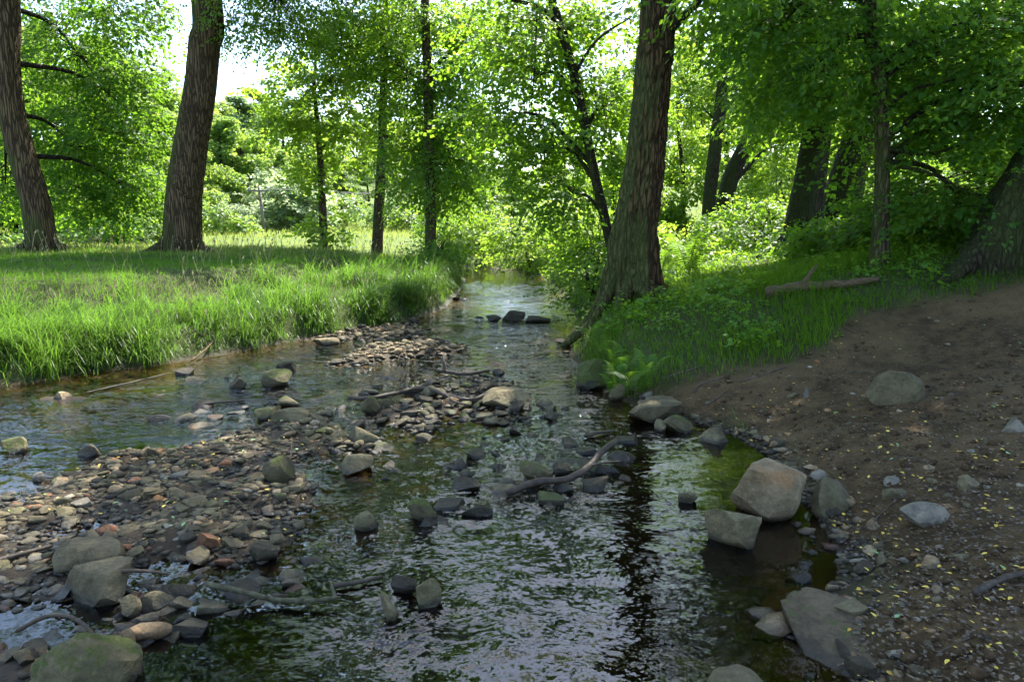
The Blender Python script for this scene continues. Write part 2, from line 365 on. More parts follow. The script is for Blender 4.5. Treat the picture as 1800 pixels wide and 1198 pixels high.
BARS = [  # polygon in the water plane, height above water, ramp width
    (zpoly([(-400, 905), (-150, 862), (0, 850), (100, 832), (230, 802), (330, 775), (450, 742), (560, 730), (640, 742), (640, 790), (560, 803), (540, 850), (548, 900), (530, 950), (470, 985), (390, 990), (310, 985), (240, 1010), (200, 1060), (60, 1075), (-60, 1085), (-400, 1150)]), 0.045, 0.35),
    (zpoly([(570, 640), (610, 622), (700, 604), (780, 600), (845, 612), (780, 622), (690, 636), (620, 645)]), 0.035, 0.5),
    (zpoly([(560, 594), (640, 578), (730, 568), (770, 580), (740, 594), (640, 604)]), 0.05, 0.5),
    (zpoly([(620, 702), (700, 675), (860, 655), (900, 682), (950, 715), (950, 738), (880, 755), (760, 770), (680, 765), (620, 740)]), 0.012, 0.5),
    (zpoly([(-100, 1150), (60, 1130), (150, 1150), (190, 1230), (-100, 1260)]), 0.03, 0.3),
    (zpoly([(60, 700), (160, 690), (300, 672), (340, 682), (200, 705), (80, 720)]), -0.03, 0.4),
]

def pdist(x, y, P, closed=False):
    A = P; B = np.roll(P, -1, 0) if closed else None
    if not closed: A, B = P[:-1], P[1:]
    best = np.full(x.shape, 1e9)
    for (ax, ay), (bx, by) in zip(A, B):
        dx, dy = bx - ax, by - ay; t = np.clip(((x - ax) * dx + (y - ay) * dy) / (dx * dx + dy * dy + 1e-12), 0, 1)
        best = np.minimum(best, (x - ax - t * dx) ** 2 + (y - ay - t * dy) ** 2)
    return np.sqrt(best)

def inside(x, y, P):
    r = np.zeros(x.shape, bool)
    for (ax, ay), (bx, by) in zip(P, np.roll(P, -1, 0)):
        if ay == by: continue
        c = ((ay > y) != (by > y)) & (x < (bx - ax) * (y - ay) / (by - ay) + ax); r ^= c
    return r

def terrain(x, y, full=False):
    x = np.asarray(x, float); y = np.asarray(y, float)
    wob = 0.10 * n2(x, y, 1.3, 2, 3.0)
    dl = pdist(x, y, LEFT); dr = pdist(x, y, RIGHT); ins = inside(x, y, STREAM)
    near = np.minimum(dl, dr)
    d = np.where(ins, -near, near) + wob * sstep(0, 1.0, near)
    left = dl < dr
    rough = 0.035 * n2(x, y, 0.9, 3, 1.0) + 0.014 * n2(x, y, 4.5, 3, 2.0)
    # left bank: grassy lip, low terrace, second step
    lip = 0.30 + 0.12 * sstep(9, 15, y)
    zl = lip * sstep(0, 0.45, d) + 0.16 * sstep(0.4, 2.2, d) + (0.36 - 0.12 * sstep(9, 15, y)) * sstep(2.3, 3.3, d + 0.5 * n2(x, y, 0.5, 2, 9.0)) + 0.10 * sstep(3, 9, d) + 1.6 * rough * sstep(0.3, 1, d)
    # right bank: trodden slope near the camera, steep mossy bank under the big tree
    st = 0.05 + 0.36 * sstep(5.6, 8.2, y)
    slope = 0.205 - 0.06 * sstep(7, 13, y)
    zr = st * sstep(0, 0.55, d) + slope * np.minimum(d, 5.2) + 0.035 * np.clip(d - 5.2, 0, 14) + 1.5 * rough * sstep(0.1, 0.8, d)
    zr = zr * (1 - 0.35 * sstep(16, 26, y)) 
    land = np.where(left, zl, zr)
    hill = 11 * sstep(48, 130, y + 0.25 * np.abs(x)) * (0.6 + 0.4 * sstep(5, -25, x)) + 2.2 * sstep(28, 60, y) * sstep(6, 25, x)
    land = land + hill
    # bed
    dep = 0.16 + 0.10 * sstep(4.5, 2.5, y) * sstep(-1.5, 0.5, x) + 0.14 * sstep(14, 18, y)
    zb = -dep * sstep(0, 0.7, near) + 1.3 * rough
    zb = np.minimum(zb, -0.012 * sstep(0, 0.12, near))
    gr = np.zeros(x.shape)
    for P, hb, rw in BARS:
        bb = (x > P[:, 0].min() - 1) & (x < P[:, 0].max() + 1) & (y > P[:, 1].min() - 1) & (y < P[:, 1].max() + 1)
        if not bb.any(): continue
        xs, ys = x[bb], y[bb]; s = pdist(xs, ys, P, True); s = np.where(inside(xs, ys, P), s, -s) + 0.22 * n2(xs, ys, 2.2, 2, 5.0)
        k = sstep(-rw, rw * 0.6, s)
        zb[bb] = zb[bb] * (1 - k) + (hb + 0.10 * n2(xs, ys, 1.7, 3, 6.0)) * k; gr[bb] = np.maximum(gr[bb], k)
    z = np.where(ins, zb, np.maximum(land, 0.0))
    if full: return z, d, left, ins, gr
    return z

def hit(px, py):
    r = ray(px, py); t = np.geomspace(1.5, 200, 900); P = np.array([0, 0, CAM_H]) + r * t[:, None]
    zz = np.maximum(terrain(P[:, 0], P[:, 1]), 0.0)
    b = np.nonzero(P[:, 2] < zz)[0]
    if not len(b): return at_y(px, py, 60)
    i = b[0]; a, c = t[max(i - 1, 0)], t[i]
    for _ in range(14):
        mth = 0.5 * (a + c); q = np.array([0, 0, CAM_H]) + r * mth
        if q[2] < max(float(terrain(np.array([q[0]]), np.array([q[1]]))[0]), 0): c = mth
        else: a = mth
    return np.array([0, 0, CAM_H]) + r * c

def gz(x, y): return float(terrain(np.array([float(x)]), np.array([float(y)]))[0])

DIRT = np.array([hit(a, b)[:2] for a, b in [(1100, 716), (1190, 690), (1285, 650), (1390, 612), (1470, 588), (1550, 552), (1680, 520), (1800, 498)]])
DIRT = np.vstack([DIRT, [[14, 9], [16, -8], [0.5, -8], [0.9, 0.6]], RIGHT[4:16]])

def dirt_amount(x, y):
    s = pdist(x, y, DIRT, True); s = np.where(inside(x, y, DIRT), s, -s) + 0.5 * n2(x, y, 1.1, 3, 12.0)
    return sstep(-0.35, 0.25, s)

rows = np.concatenate([np.linspace(-14, 1.3, 24, endpoint=False), np.geomspace(1.3, 260, 350)])
tt = np.linspace(-1, 1, 400); tt = np.sign(tt) * np.abs(tt) ** 1.35
wid = 8.5 + 1.15 * np.clip(rows, 0, None)
X = (tt[None] * wid[:, None]); Y = np.repeat(rows[:, None], len(tt), 1)
X = X + 0.0 * Y
zz, dd, lf, ins_, gr_ = terrain(X.ravel(), Y.ravel(), True)
dirt_ = np.where(lf | ins_, 0, dirt_amount(X.ravel(), Y.ravel()))
fine = (0.012 * n2(X.ravel(), Y.ravel(), 14, 3, 8.0) + 0.018 * n2(X.ravel(), Y.ravel(), 5, 2, 18.0)) * (Y.ravel() < 14)
zz = np.where(ins_ & (zz < 0), np.minimum(zz + fine, -0.004), zz + np.abs(fine))
V = np.stack([X.ravel(), Y.ravel(), zz], -1)
nr, nc = X.shape; i = np.arange(nr - 1)[:, None] * nc; j = np.arange(nc - 1)[None]
Q = np.stack([i + j, i + j + 1, i + nc + j + 1, i + nc + j], -1).reshape(-1, 4)
a_grass = np.clip(1 - dirt_, 0, 1) * (~ins_); a_far = sstep(14, 26, Y.ravel()) * (~ins_) * a_grass
ground = obj('ground', make_mesh('ground', V, Q, None, {'a_grass': a_grass, 'a_far': a_far, 'a_gravel': gr_ * ins_, 'a_bed': (ins_ & (zz < 0.0)).astype(float) * (1 - sstep(0.6, 1, gr_))}), M['ground'])
tag(ground, 'stream bed, trodden earth bank and grassy ground', kind='structure')

# water sheet: lies at stream level and ends under the banks
yr = np.concatenate([np.linspace(-9, 1.3, 20, endpoint=False), np.geomspace(1.3, 32, 260)])
xr = np.linspace(-1, 1, 200)
WX = -1.5 + xr[None] * (7.0 + 0.75 * np.clip(yr, 0, None))[:, None]; WY = np.repeat(yr[:, None], len(xr), 1)
wx, wy = WX.ravel(), WY.ravel()
gz_w, d_w, _, in_w, gr_w = terrain(wx, wy, True)
pool = sstep(16.0, 18.5, wy)
pool_r = sstep(0.5, 1.3, wx - 0.10 * wy) * sstep(8, 5, wy)
rif = (0.55 + 0.65 * sstep(0.35, 0.65, 0.5 + 0.9 * n2(wx, wy, 0.55, 2, 21.0)) + 0.5 * sstep(5, 9, wy) * sstep(13, 10, wy))
rif = rif * (0.26 + 1.0 * sstep(3.6, 7.0, wy)) * (1 - 0.72 * pool) * (1 - 0.55 * pool_r) * (0.35 + 0.65 * sstep(0.0, 0.35, -d_w)) * (1 - 0.6 * sstep(0.3, 0.9, gr_w))
for a_, c_ in [(1288, 962), (1154, 742), (940, 850), (742, 918), (640, 934), (482, 682), (650, 728), (888, 716), (903, 565), (752, 1068), (682, 1092), (1000, 850), (845, 858), (505, 716), (415, 684), (1210, 884)]:
    q = at_z(a_, c_); rif = rif * (1 + 1.3 * np.exp(-(((wx - q[0]) / 0.30) ** 2 + ((wy - q[1] + 0.12) / 0.34) ** 2)))
wz = 0.010 * n2(wx, wy, 1.6, 2, 31.0) * (1 - pool) + 0.0
wkeep = np.ones(len(wx), bool)
nr, nc = WX.shape; i = np.arange(nr - 1)[:, None] * nc; j = np.arange(nc - 1)[None]
Q = np.stack([i + j, i + j + 1, i + nc + j + 1, i + nc + j], -1).reshape(-1, 4)
ok = (in_w | (d_w < 0.5))
Q = Q[ok[Q].any(1)]
used = np.unique(Q); remap = np.full(len(wx), -1); remap[used] = np.arange(len(used))
water = obj('water', make_mesh('water', np.stack([wx, wy, wz], -1)[used], remap[Q], None, {'riffle': rif[used], 'depth': np.maximum(0, -gz_w)[used]}), M['water'])
tag(water, 'shallow rippling stream reflecting sky and leaves', kind='structure')

# ------------------------------------------------------------------ foliage generators
def spray_proto(seed, n=32, L=0.80, leaf=0.09, droop=0.18, width=0.26):
    r = np.random.default_rng(seed)
    t = np.linspace(0.12, 1.0, n) + r.normal(0, 0.02, n); s = np.where(np.arange(n) % 2, 1, -1)
    P = np.stack([t * L, s * r.uniform(0, width, n) * (1.15 - 0.7 * t), -droop * t ** 2 + r.normal(0, 0.03, n)], -1)
    a = r.normal(0.85, 0.4, n) * (1.05 - 0.5 * t)
    D = np.stack([np.cos(a), s * np.sin(a), r.normal(-0.35, 0.28, n)], -1); D /= np.linalg.norm(D, axis=1)[:, None]
    N = np.stack([r.normal(0, 0.42, n), r.normal(0, 0.42, n), np.ones(n)], -1); N -= D * (N * D).sum(1)[:, None]; N /= np.linalg.norm(N, axis=1)[:, None]
    return P, D, N, leaf * r.uniform(0.5, 1.35, n) * (1.15 - 0.35 * t)

def leaves(P, D, N, S, fine=False, wr=0.40):
    """arrays of leaves -> verts, quads/tris; each leaf folds along its midrib"""
    W = np.cross(N, D); S = S[:, None]
    if fine:
        L = [P, P + S * (0.28 * D - wr * 1.0 * W + 0.06 * N), P + S * (0.66 * D - wr * 0.82 * W + 0.03 * N), P + S * (1.05 * D - 0.10 * N), P + S * (0.66 * D + wr * 0.82 * W + 0.03 * N), P + S * (0.28 * D + wr * W + 0.06 * N)]
        V = np.stack(L, 1).reshape(-1, 3); b = np.arange(len(P))[:, None] * 6
        Qd = np.concatenate([b + np.array([0, 3, 2, 1]), b + np.array([0, 5, 4, 3])])
        return V, Qd, None, 6
    L = [P, P + S * (0.45 * D - wr * 1.05 * W + 0.05 * N), P + S * (1.0 * D - 0.08 * N), P + S * (0.45 * D + wr * 1.05 * W + 0.05 * N)]
    V = np.stack(L, 1).reshape(-1, 3); b = np.arange(len(P))[:, None] * 4
    T = np.concatenate([b + np.array([0, 2, 1]), b + np.array([0, 3, 2])])
    return V, None, T, 4

PROTO = {}
def protos(key, **kw):
    if key not in PROTO: PROTO[key] = [spray_proto(100 + 7 * k, **kw) for k in range(7)]
    return PROTO[key]

def place_sprays(acc, pos, head, tilt, roll, scale, pr, r, fine=False, var0=0.5):
    """pos (m,3), head azimuth, tilt up, roll, scale arrays"""
    m = len(pos); idx = r.integers(0, len(pr), m)
    ch, sh, ct, st_, cr, sr = np.cos(head), np.sin(head), np.cos(tilt), np.sin(tilt), np.cos(roll), np.sin(roll)
    Xa = np.stack([ch * ct, sh * ct, st_], -1); Ya = np.stack([-sh, ch, 0 * ch], -1); Za = np.cross(Xa, Ya)
    Yb = Ya * cr[:, None] + Za * sr[:, None]; Zb = -Ya * sr[:, None] + Za * cr[:, None]
    sv = r.normal(0, 0.16, m)
    for k, (P, D, N, S) in enumerate(pr):
        q = np.nonzero(idx == k)[0]
        if not len(q): continue
        Rm = np.stack([Xa[q], Yb[q], Zb[q]], 1)              # rows are axes
        sc = scale[q][:, None, None]
        PP = pos[q][:, None] + np.einsum('nk,mkj->mnj', P, Rm) * sc
        DD = np.einsum('nk,mkj->mnj', D, Rm); NN = np.einsum('nk,mkj->mnj', N, Rm)
        SS = S[None] * scale[q][:, None]
        V, Qd, T, nv = leaves(PP.reshape(-1, 3), DD.reshape(-1, 3), NN.reshape(-1, 3), SS.ravel(), fine)
        var = np.clip(var0 + np.repeat(sv[q], len(P)) + r.normal(0, 0.18, len(q) * len(P)), 0, 1)
        acc.add(V, Qd, T, np.repeat(var, nv))

def clumps_in(c, rad, n, r, shell=2.2):
    u = r.normal(size=(n, 3)); u /= np.linalg.norm(u, axis=1)[:, None]
    return np.asarray(c) + u * (r.random(n) ** (1 / shell))[:, None] * np.asarray(rad)

def quad_twig(acc, A, B, w):
    A = np.asarray(A); B = np.asarray(B)
    d = B - A; s = np.cross(d, np.array([0.3, 0.5, 0.8])); s /= np.linalg.norm(s, axis=1)[:, None] + 1e-9
    s2 = np.cross(d, s); s2 /= np.linalg.norm(s2, axis=1)[:, None] + 1e-9
    V = np.stack([A + s * w, A - 0.5 * s * w + 0.87 * s2 * w, A - 0.5 * s * w - 0.87 * s2 * w, B], 1).reshape(-1, 3)
    b = np.arange(len(A))[:, None] * 4
    acc.add(V, None, np.concatenate([b + np.array([0, 1, 3]), b + np.array([1, 2, 3]), b + np.array([2, 0, 3])]))

def fill_ellipsoid(lacc, bacc, c, rad, n, r, hub, pr, fine=False, nsp=6, sig=0.38, scale=1.0, var0=0.5, limb=None, drop=0.0, flat=0.36):
    """clumps of sprays inside an ellipsoid, tied with thin branches to the limb"""
    C = clumps_in(c, rad, n, r)
    if limb is None: limb = np.asarray([hub])
    dmat = ((C[:, None] - limb[None]) ** 2).sum(-1); base = limb[np.maximum(dmat.argmin(1) - 1, 0)]
    for a, b in zip(base, C):                                  # branch to each clump
        L = np.linalg.norm(b - a)
        if L < 0.15: continue
        mid = (a + b) / 2 + np.array([0, 0, 0.12 * L]) + r.normal(0, 0.05 * L, 3)
        pts = catmull([a, mid, b], 6); V, Qd, t = tube(pts, np.linspace(0.006 + 0.007 * L, 0.005, 6), 4, cap=False); bacc.add(V, Qd, t)
    cc = np.repeat(C, nsp, 0); m = len(cc)
    pos = cc + r.normal(0, 1, (m, 3)) * np.array([sig, sig, sig * flat])
    out = pos - np.asarray(c); head = np.arctan2(out[:, 1], out[:, 0]) + r.normal(0, 0.9, m)
    quad_twig(bacc, cc, pos + 0.25 * np.stack([np.cos(head), np.sin(head), 0 * head], -1), 0.005)
    place_sprays(lacc, pos, head, r.normal(-0.18 - drop, 0.28, m), r.normal(0, 0.35, m), scale * r.uniform(0.75, 1.2, m), pr, r, fine, var0)

def trunk_geo(C, rad, seg, flare=0.0, fh=0.6, lobes=5, bark=0.02, seed=0, twist=0.4, bulges=()):
    n = len(C); T, A, B = frames(C); th = np.linspace(0, 2 * np.pi, seg, endpoint=False)
    h = np.concatenate([[0], np.cumsum(np.linalg.norm(np.diff(C, axis=0), axis=1))])
    r0 = np.random.default_rng(seed); ph = r0.uniform(0, 6.28, 3)
    H, TH = np.meshgrid(h, th, indexing='ij'); TT = TH + twist * H * 0.15
    lob = 0.5 + 0.5 * np.cos(lobes * TT + ph[0] + 0.7 * np.sin(2 * TT + ph[1])) ; lob = 1 - np.abs(np.sin(0.5 * (lobes * TT + ph[0] + 0.9 * np.sin(2 * TT + ph[1])))) ** 0.8 if flare > 0.4 else lob ** 1.5
    e = np.exp(-H / fh)
    rr = rad[:, None] * (1 + flare * e * (0.25 + 1.0 * lob) + (0.26 if flare > 0.4 else 0.10) * np.exp(-H / (fh * 3.5)) * (lob - 0.5) * (flare > 0))
    q = np.stack([np.cos(TT) * 1.3, np.sin(TT) * 1.3, H * 0.5 + seed], -1); rr = rr * (1 + 0.07 * fbm(q, 2))
    qs = np.stack([np.cos(TT) * rad[:, None] * 16 + seed, np.sin(TT) * rad[:, None] * 16, H * 5.0], -1)
    ridge = 1 - np.abs(fbm(qs, 3)) * 2.2; rr = rr + bark * ridge
    for bh, ba, bw, bs in bulges:
        da = np.angle(np.exp(1j * (TH - ba))); bl = np.exp(-((H - bh) / bw) ** 2 - (da * rad[:, None] / bw) ** 2)
        rr = rr + bs * bl * (0.75 + 0.5 * vnoise(np.stack([TH * 6, H * 9, 0 * H + seed], -1)))
    V = C[:, None] + rr[..., None] * (np.cos(th)[None, :, None] * A[:, None] + np.sin(th)[None, :, None] * B[:, None])
    i = np.arange(n - 1)[:, None] * seg; j = np.arange(seg)[None]; k = (j + 1) % seg
    Qd = np.stack([i + j, i + k, i + seg + k, i + seg + j], -1).reshape(-1, 4)
    return V.reshape(-1, 3), Qd

def tree(name, label, base_px, pts, top, crowns=(), world_crowns=(), mat='leaf', bark='bark', seed=1, seg=28, rows=70, flare=0.3, fh=0.5, lobes=5, barkd=0.012,
         group=None, fine=False, leaf=0.09, lean_y=0.0, bulges=(), depth=None, nsp=6, extra_limbs=(), sink=0.25, droop=0.18, bend=0.02, roots=0):
    """pts: (px, py, width px) up the trunk in the photograph, all near the base's depth; top: (height, dx, dy, radius) of the hidden end"""
    r = np.random.default_rng(seed); b = hit(*base_px)
    if depth is not None: b = at_y(base_px[0], base_px[1], depth); b[2] = gz(b[0], b[1])
    Yd = b[1]; P, Wd = [], []
    for k, (px, py, w) in enumerate(pts):
        q = at_y(px, py, Yd + lean_y * k / max(1, len(pts) - 1)); P.append(q); Wd.append(0.5 * w * pxm(q[1]))
    P[0] = np.array([P[0][0], P[0][1], gz(P[0][0], P[0][1]) - sink])
    vis = len(P)
    if top:
        tp = np.array([P[-1][0] + top[1], P[-1][1] + top[2], b[2] + top[0]]); m = (P[-1] + tp) / 2 + np.array([r.normal(0, 0.3), r.normal(0, 0.3), 0])
        P += [m, tp]; Wd += [Wd[-1] * 0.6 + top[3] * 0.3, top[3]]
    P = np.array(P); C = catmull(P, rows); rad = np.interp(np.linspace(0, len(P) - 1, rows), np.arange(len(P)), Wd)
    root = empty(name, b)
    if label: tag(root, label, 'tree', group)
    V, Qd = trunk_geo(C, rad, seg, flare, fh, lobes, barkd, seed, bulges=bulges)
    ta = Acc(); ta.add(V, Qd); lacc = Acc(); limbs = []
    pr = protos((round(leaf, 3), round(droop, 2)), leaf=leaf, droop=droop)
    for el in extra_limbs:                                         # explicit limbs: list of (px,py,depth offset), r0, r1
        pp = catmull([at_y(a, c, Yd + dz) for a, c, dz in el[0]], 14); V, Qd, t = tube(pp, np.linspace(el[1], el[2], 14), 8, 0.15, seed); lb_ = Acc(); lb_.add(V, Qd, t); limbs.append(lb_)
    def do(c, rad_, n, drop, kw, nsp=nsp):
        bacc = Acc(); limbs.append(bacc)
        hd = np.linalg.norm(c[:2] - b[:2]); za = c[2] + (3.2 if drop == 2 else 0.25 * hd if drop else -0.45 * hd)
        kk = np.abs(C[:, 2] - np.clip(za, b[2] + 1.2, C[-2, 2])).argmin(); a = C[kk]
        mid = a * 0.45 + c * 0.55 + np.array([0, 0, 0.14 * hd]) + r.normal(0, bend * hd + 0.01, 3)
        L = catmull([a, mid, c], 10); r0 = min(0.03 + 0.016 * hd, rad[kk] * 0.6)
        V, Qd, t = tube(L, np.linspace(r0, 0.012, 10), 6, 0.12, seed); bacc.add(V, Qd, t)
        fill_ellipsoid(lacc, bacc, c, rad_, n, r, c, pr, fine, nsp, limb=L[3:], drop=0.25 if drop else 0.0, **kw)
    for cr in crowns:                                              # px,py,rx,ry,depth offset,depth radius,n[,droop][,kw]
        px, py, rx, ry, dy, rd, n = cr[:7]; s = pxm(Yd + dy)
        do(at_y(px, py, Yd + dy), np.array([rx * s, rd, ry * s]), n, cr[7] if len(cr) > 7 else 0, cr[8] if len(cr) > 8 else {})
    for cr in world_crowns:                                        # dx,dy,z above base,rx,ry,rz,n
        c = b + np.array(cr[:3]); do(c, np.array(cr[3:6]), cr[6], 0, {'scale': 1.35}, 4)
    obj('trunk', ta.mesh('trunk', True, b), M[bark], root)
    r1 = rad[0] * (1 + 0.3 * flare)
    for k in range(roots):                                         # spreading surface roots, one mesh each
        a_ = 6.28 * k / roots + r.normal(0, 0.2); dv = np.array([math.cos(a_), math.sin(a_), 0]); L_ = r1 * r.uniform(1.0, 1.9); z0 = r1 * r.uniform(0.7, 1.5); pp_ = []
        for u_, hz_ in ((0.45, z0), (0.95, z0 * 0.42), (1.25 + 0.25 * L_ / r1, 0.06), (1.1 + L_ / r1, -0.10)):
            q_ = np.array([P[0][0], P[0][1], 0]) + dv * r1 * u_ + np.array([-dv[1], dv[0], 0]) * r.normal(0, 0.10 * r1 * u_); q_[2] = gz(q_[0], q_[1]) + hz_; pp_.append(q_)
        V, Qd, t = tube(catmull(pp_, 16), np.linspace(r1 * 0.34, r1 * 0.10, 16), 12, 0.3, seed + k); ra = Acc(); ra.add(V, Qd, t); obj('root', ra.mesh('root', True, b), M[bark], root)
    for lb_ in limbs: obj('limb', lb_.mesh('limb', True, b), M['bark_dark'], root)
    if lacc.n: obj('crown', lacc.mesh('crown', False, b), M[mat], root)
    return root

# ------------------------------------------------------------------ trees that stand singly
G_T = 'trees on the stream banks'
tree('lime_tree', 'thick curved dark trunk at the left edge with dense drooping foliage', (72, 440), [(74, 440, 44), (64, 365, 43), (42, 285, 40), (20, 190, 37), (12, 95, 35), (12, 0, 35)], (16, 0.3, 0.3, 0.08),
     [(150, 110, 112, 115, 2.8, 1.6, 54, 1), (140, 270, 105, 92, 2.8, 1.5, 50, 1), (222, 330, 46, 60, 2.4, 1.0, 18, 1), (10, 330, 60, 70, 3.2, 1.2, 18, 1), (215, 30, 56, 46, 2.4, 1.2, 16, 2), (224, 190, 52, 74, 2.4, 1.0, 22, 1), (-90, 180, 90, 130, 2.4, 1.6, 28, 1)],
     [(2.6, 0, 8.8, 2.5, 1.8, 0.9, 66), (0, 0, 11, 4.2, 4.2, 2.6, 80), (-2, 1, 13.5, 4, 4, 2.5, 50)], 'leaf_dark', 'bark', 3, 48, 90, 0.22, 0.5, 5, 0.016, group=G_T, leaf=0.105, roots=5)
tree('lime_tree', 'massive ridged trunk with a mossy burl standing on the sunny grass', (320, 432), [(318, 432, 58), (323, 350, 55), (334, 260, 51), (349, 170, 48), (358, 80, 46), (363, 0, 45)], (17, 0.4, 0.2, 0.08),
     [(505, 30, 100, 55, 0.6, 2.2, 46, 2), (600, 20, 60, 60, 0.6, 1.6, 20, 2), (450, -70, 120, 70, 0.5, 2.2, 36, 2)],
     [(3.2, 0.2, 8.6, 2.8, 1.7, 0.8, 74), (0.6, 0, 11.5, 5, 5, 2.6, 90), (0.4, 1, 14.5, 4, 4, 2.5, 50)], 'leaf', 'bark', 5, 60, 120, 0.20, 0.6, 6, 0.020, group=G_T, bulges=[(1.95, 2.0, 0.20, 0.13), (1.72, 2.25, 0.15, 0.09), (2.12, 1.75, 0.13, 0.09), (1.88, 1.6, 0.10, 0.07)], leaf=0.075, depth=17.6, roots=5)
tree('young_tree', 'slender young tree with fresh light leaves, nearest the utility pole', (569, 440), [(569, 440, 13), (567, 370, 13), (564, 300, 11), (558, 220, 8), (552, 150, 6)], (6.6, 0.1, 0, 0.02),
     [(560, 150, 66, 60, 0.4, 1.3, 20), (520, 220, 52, 50, 0.4, 1.2, 17), (606, 245, 50, 50, 0.4, 1.2, 16), (556, 310, 36, 34, 0.4, 0.8, 7), (575, 395, 26, 26, 0, 0.5, 5)], (), 'leaf_bright', 'bark_thin', 7, 12, 40, 0.15, 0.3, 4, 0.006, group=G_T, leaf=0.14, depth=23.0)
tree('young_tree', 'pale straight trunk in the sunlit meadow, between two slimmer trunks', (661, 440), [(661, 440, 19), (666, 370, 17), (670, 290, 15), (673, 200, 13), (676, 90, 11), (678, 0, 10)], (13, 0.2, 0, 0.03),
     [(650, 50, 90, 60, 0.8, 1.5, 40), (636, 140, 66, 54, 0.8, 1.3, 28), (690, 240, 34, 44, 0.6, 0.9, 9)], [(-1.0, 0, 10, 2.4, 2.4, 2.2, 40)], 'leaf_bright', 'bark_thin', 9, 14, 50, 0.18, 0.3, 4, 0.008, group=G_T, leaf=0.125, depth=21.5)
tree('hornbeam_tree', 'straight slim trunk at the tip of the left bank with hanging leaf curtain', (757, 464), [(757, 464, 19), (757, 380, 18), (756, 280, 17), (753, 180, 15), (750, 90, 14), (747, 0, 13)], (13, -0.1, 0.2, 0.03),
     [(788, 300, 54, 60, 0.5, 0.9, 42, 1), (728, 280, 34, 66, 0.8, 0.8, 18, 1), (805, 190, 74, 68, 0.8, 1.2, 44, 1), (712, 140, 70, 70, 0.8, 1.2, 36), (740, 30, 100, 56, 0.8, 1.5, 52), (860, 80, 64, 76, 0.8, 1.3, 30)],
     [(-2.6, 0, 8.8, 2.0, 1.6, 0.8, 52), (-1.4, 0, 10.5, 1.6, 1.8, 1.6, 26)], 'leaf', 'bark_thin', 11, 16, 60, 0.15, 0.3, 4, 0.008, group=G_T, leaf=0.095, droop=0.30)
tree('leaning_tree', 'thin dark trunk curving up behind the big trunk, leaning over the stream', (1092, 470), [(1092, 470, 17), (1066, 395, 16), (1046, 310, 15), (1028, 220, 15), (1006, 120, 14), (980, 30, 13), (972, -30, 12)], (11.5, -0.6, 0.3, 0.04),
     [(930, 40, 84, 50, 0.8, 1.2, 26), (940, 130, 60, 70, 0.6, 1.1, 20), (965, 260, 56, 50, 0.5, 1.0, 15), (880, 200, 40, 40, 0.8, 0.9, 7), (1062, 190, 56, 100, 1.4, 1.0, 24), (1075, 40, 56, 60, 1.2, 1.1, 14), (1000, 340, 50, 40, 0.4, 0.8, 10)],
     [(-1.2, 0.3, 11.2, 1.6, 1.6, 1.4, 16)], 'leaf', 'bark_dark', 13, 18, 70, 0.2, 0.4, 4, 0.008, group=G_T, depth=13.2, leaf=0.10,
     extra_limbs=[([(988, 60, 0), (960, 20, -0.2), (900, 0, -0.4), (840, -10, -0.6)], 0.05, 0.02), ([(1010, 130, 0), (1050, 70, 0.2), (1110, 30, 0.5)], 0.035, 0.015), ([(944, 20, -0.3), (940, 110, -0.3), (934, 190, -0.3)], 0.02, 0.008)])
tree('big_tree', 'huge leaning trunk with flared roots at the water edge', (1112, 535), [(1106, 545, 78), (1109, 470, 72), (1114, 400, 66), (1131, 300, 58), (1142, 190, 55), (1150, 95, 53), (1158, 0, 52)], (18, 0.9, 0.2, 0.09),
     [(1350, -50, 100, 56, -0.5, 1.5, 14)],
     [(2.2, 0.4, 9.4, 3.6, 3.6, 2.2, 90), (2.2, -0.8, 13, 4.2, 4.4, 2.8, 125), (3.6, -2.0, 11.5, 3, 3, 2.2, 70)], 'leaf', 'bark_big', 15, 160, 260, 0.7, 0.7, 7, 0.024, group=G_T, leaf=0.10, roots=9)
tree('woodland_tree', 'upright brown trunk in the bright clearing behind the big trunk', (1243, 424), [(1243, 424, 23), (1248, 340, 22), (1258, 250, 20), (1269, 160, 18), (1276, 70, 17), (1282, 0, 15)], (12, 0.3, 0, 0.04),
     [(1262, 60, 90, 66, 1.6, 1.2, 34), (1210, 190, 56, 70, 1.6, 1.2, 26), (1330, 130, 66, 66, 1.4, 1.2, 26)], [(0, 0, 10, 3, 3, 2.5, 40)], 'leaf_bright', 'bark_moss', 17, 18, 60, 0.2, 0.4, 4, 0.012, group=G_T, leaf=0.11)
tree('woodland_tree', 'mossy trunk slanting to the right beside the upright brown trunk', (1262, 392), [(1260, 392, 27), (1282, 320, 27), (1312, 255, 25), (1350, 190, 23), (1385, 130, 20)], (9.5, 1.6, 0, 0.05),
     [(1395, 110, 70, 70, 1.2, 1.4, 26), (1385, 255, 56, 56, 1.6, 1.2, 20), (1320, 50, 66, 50, 1.6, 1.2, 16)], (), 'leaf_bright', 'bark_moss', 19, 18, 50, 0.2, 0.4, 4, 0.012, group=G_T, leaf=0.11, depth=19.5)
tree('old_tree', 'stout mossy trunk, the left one of the twin old trunks', (1405, 446), [(1402, 446, 66), (1412, 380, 54), (1424, 310, 48), (1434, 240, 44), (1445, 140, 40), (1450, 40, 36)], (12, 0.3, 0, 0.06),
     [(1420, 150, 56, 52, -0.8, 0.9, 20, 1), (1440, 60, 76, 50, -0.5, 1.1, 24), (1385, 30, 50, 40, 0, 1.1, 12)], [(0, 0, 9.3, 3.6, 3.4, 2.2, 96)], 'leaf_dark', 'bark_moss', 21, 32, 60, 0.35, 0.6, 5, 0.02, group=G_T, leaf=0.095, roots=6)
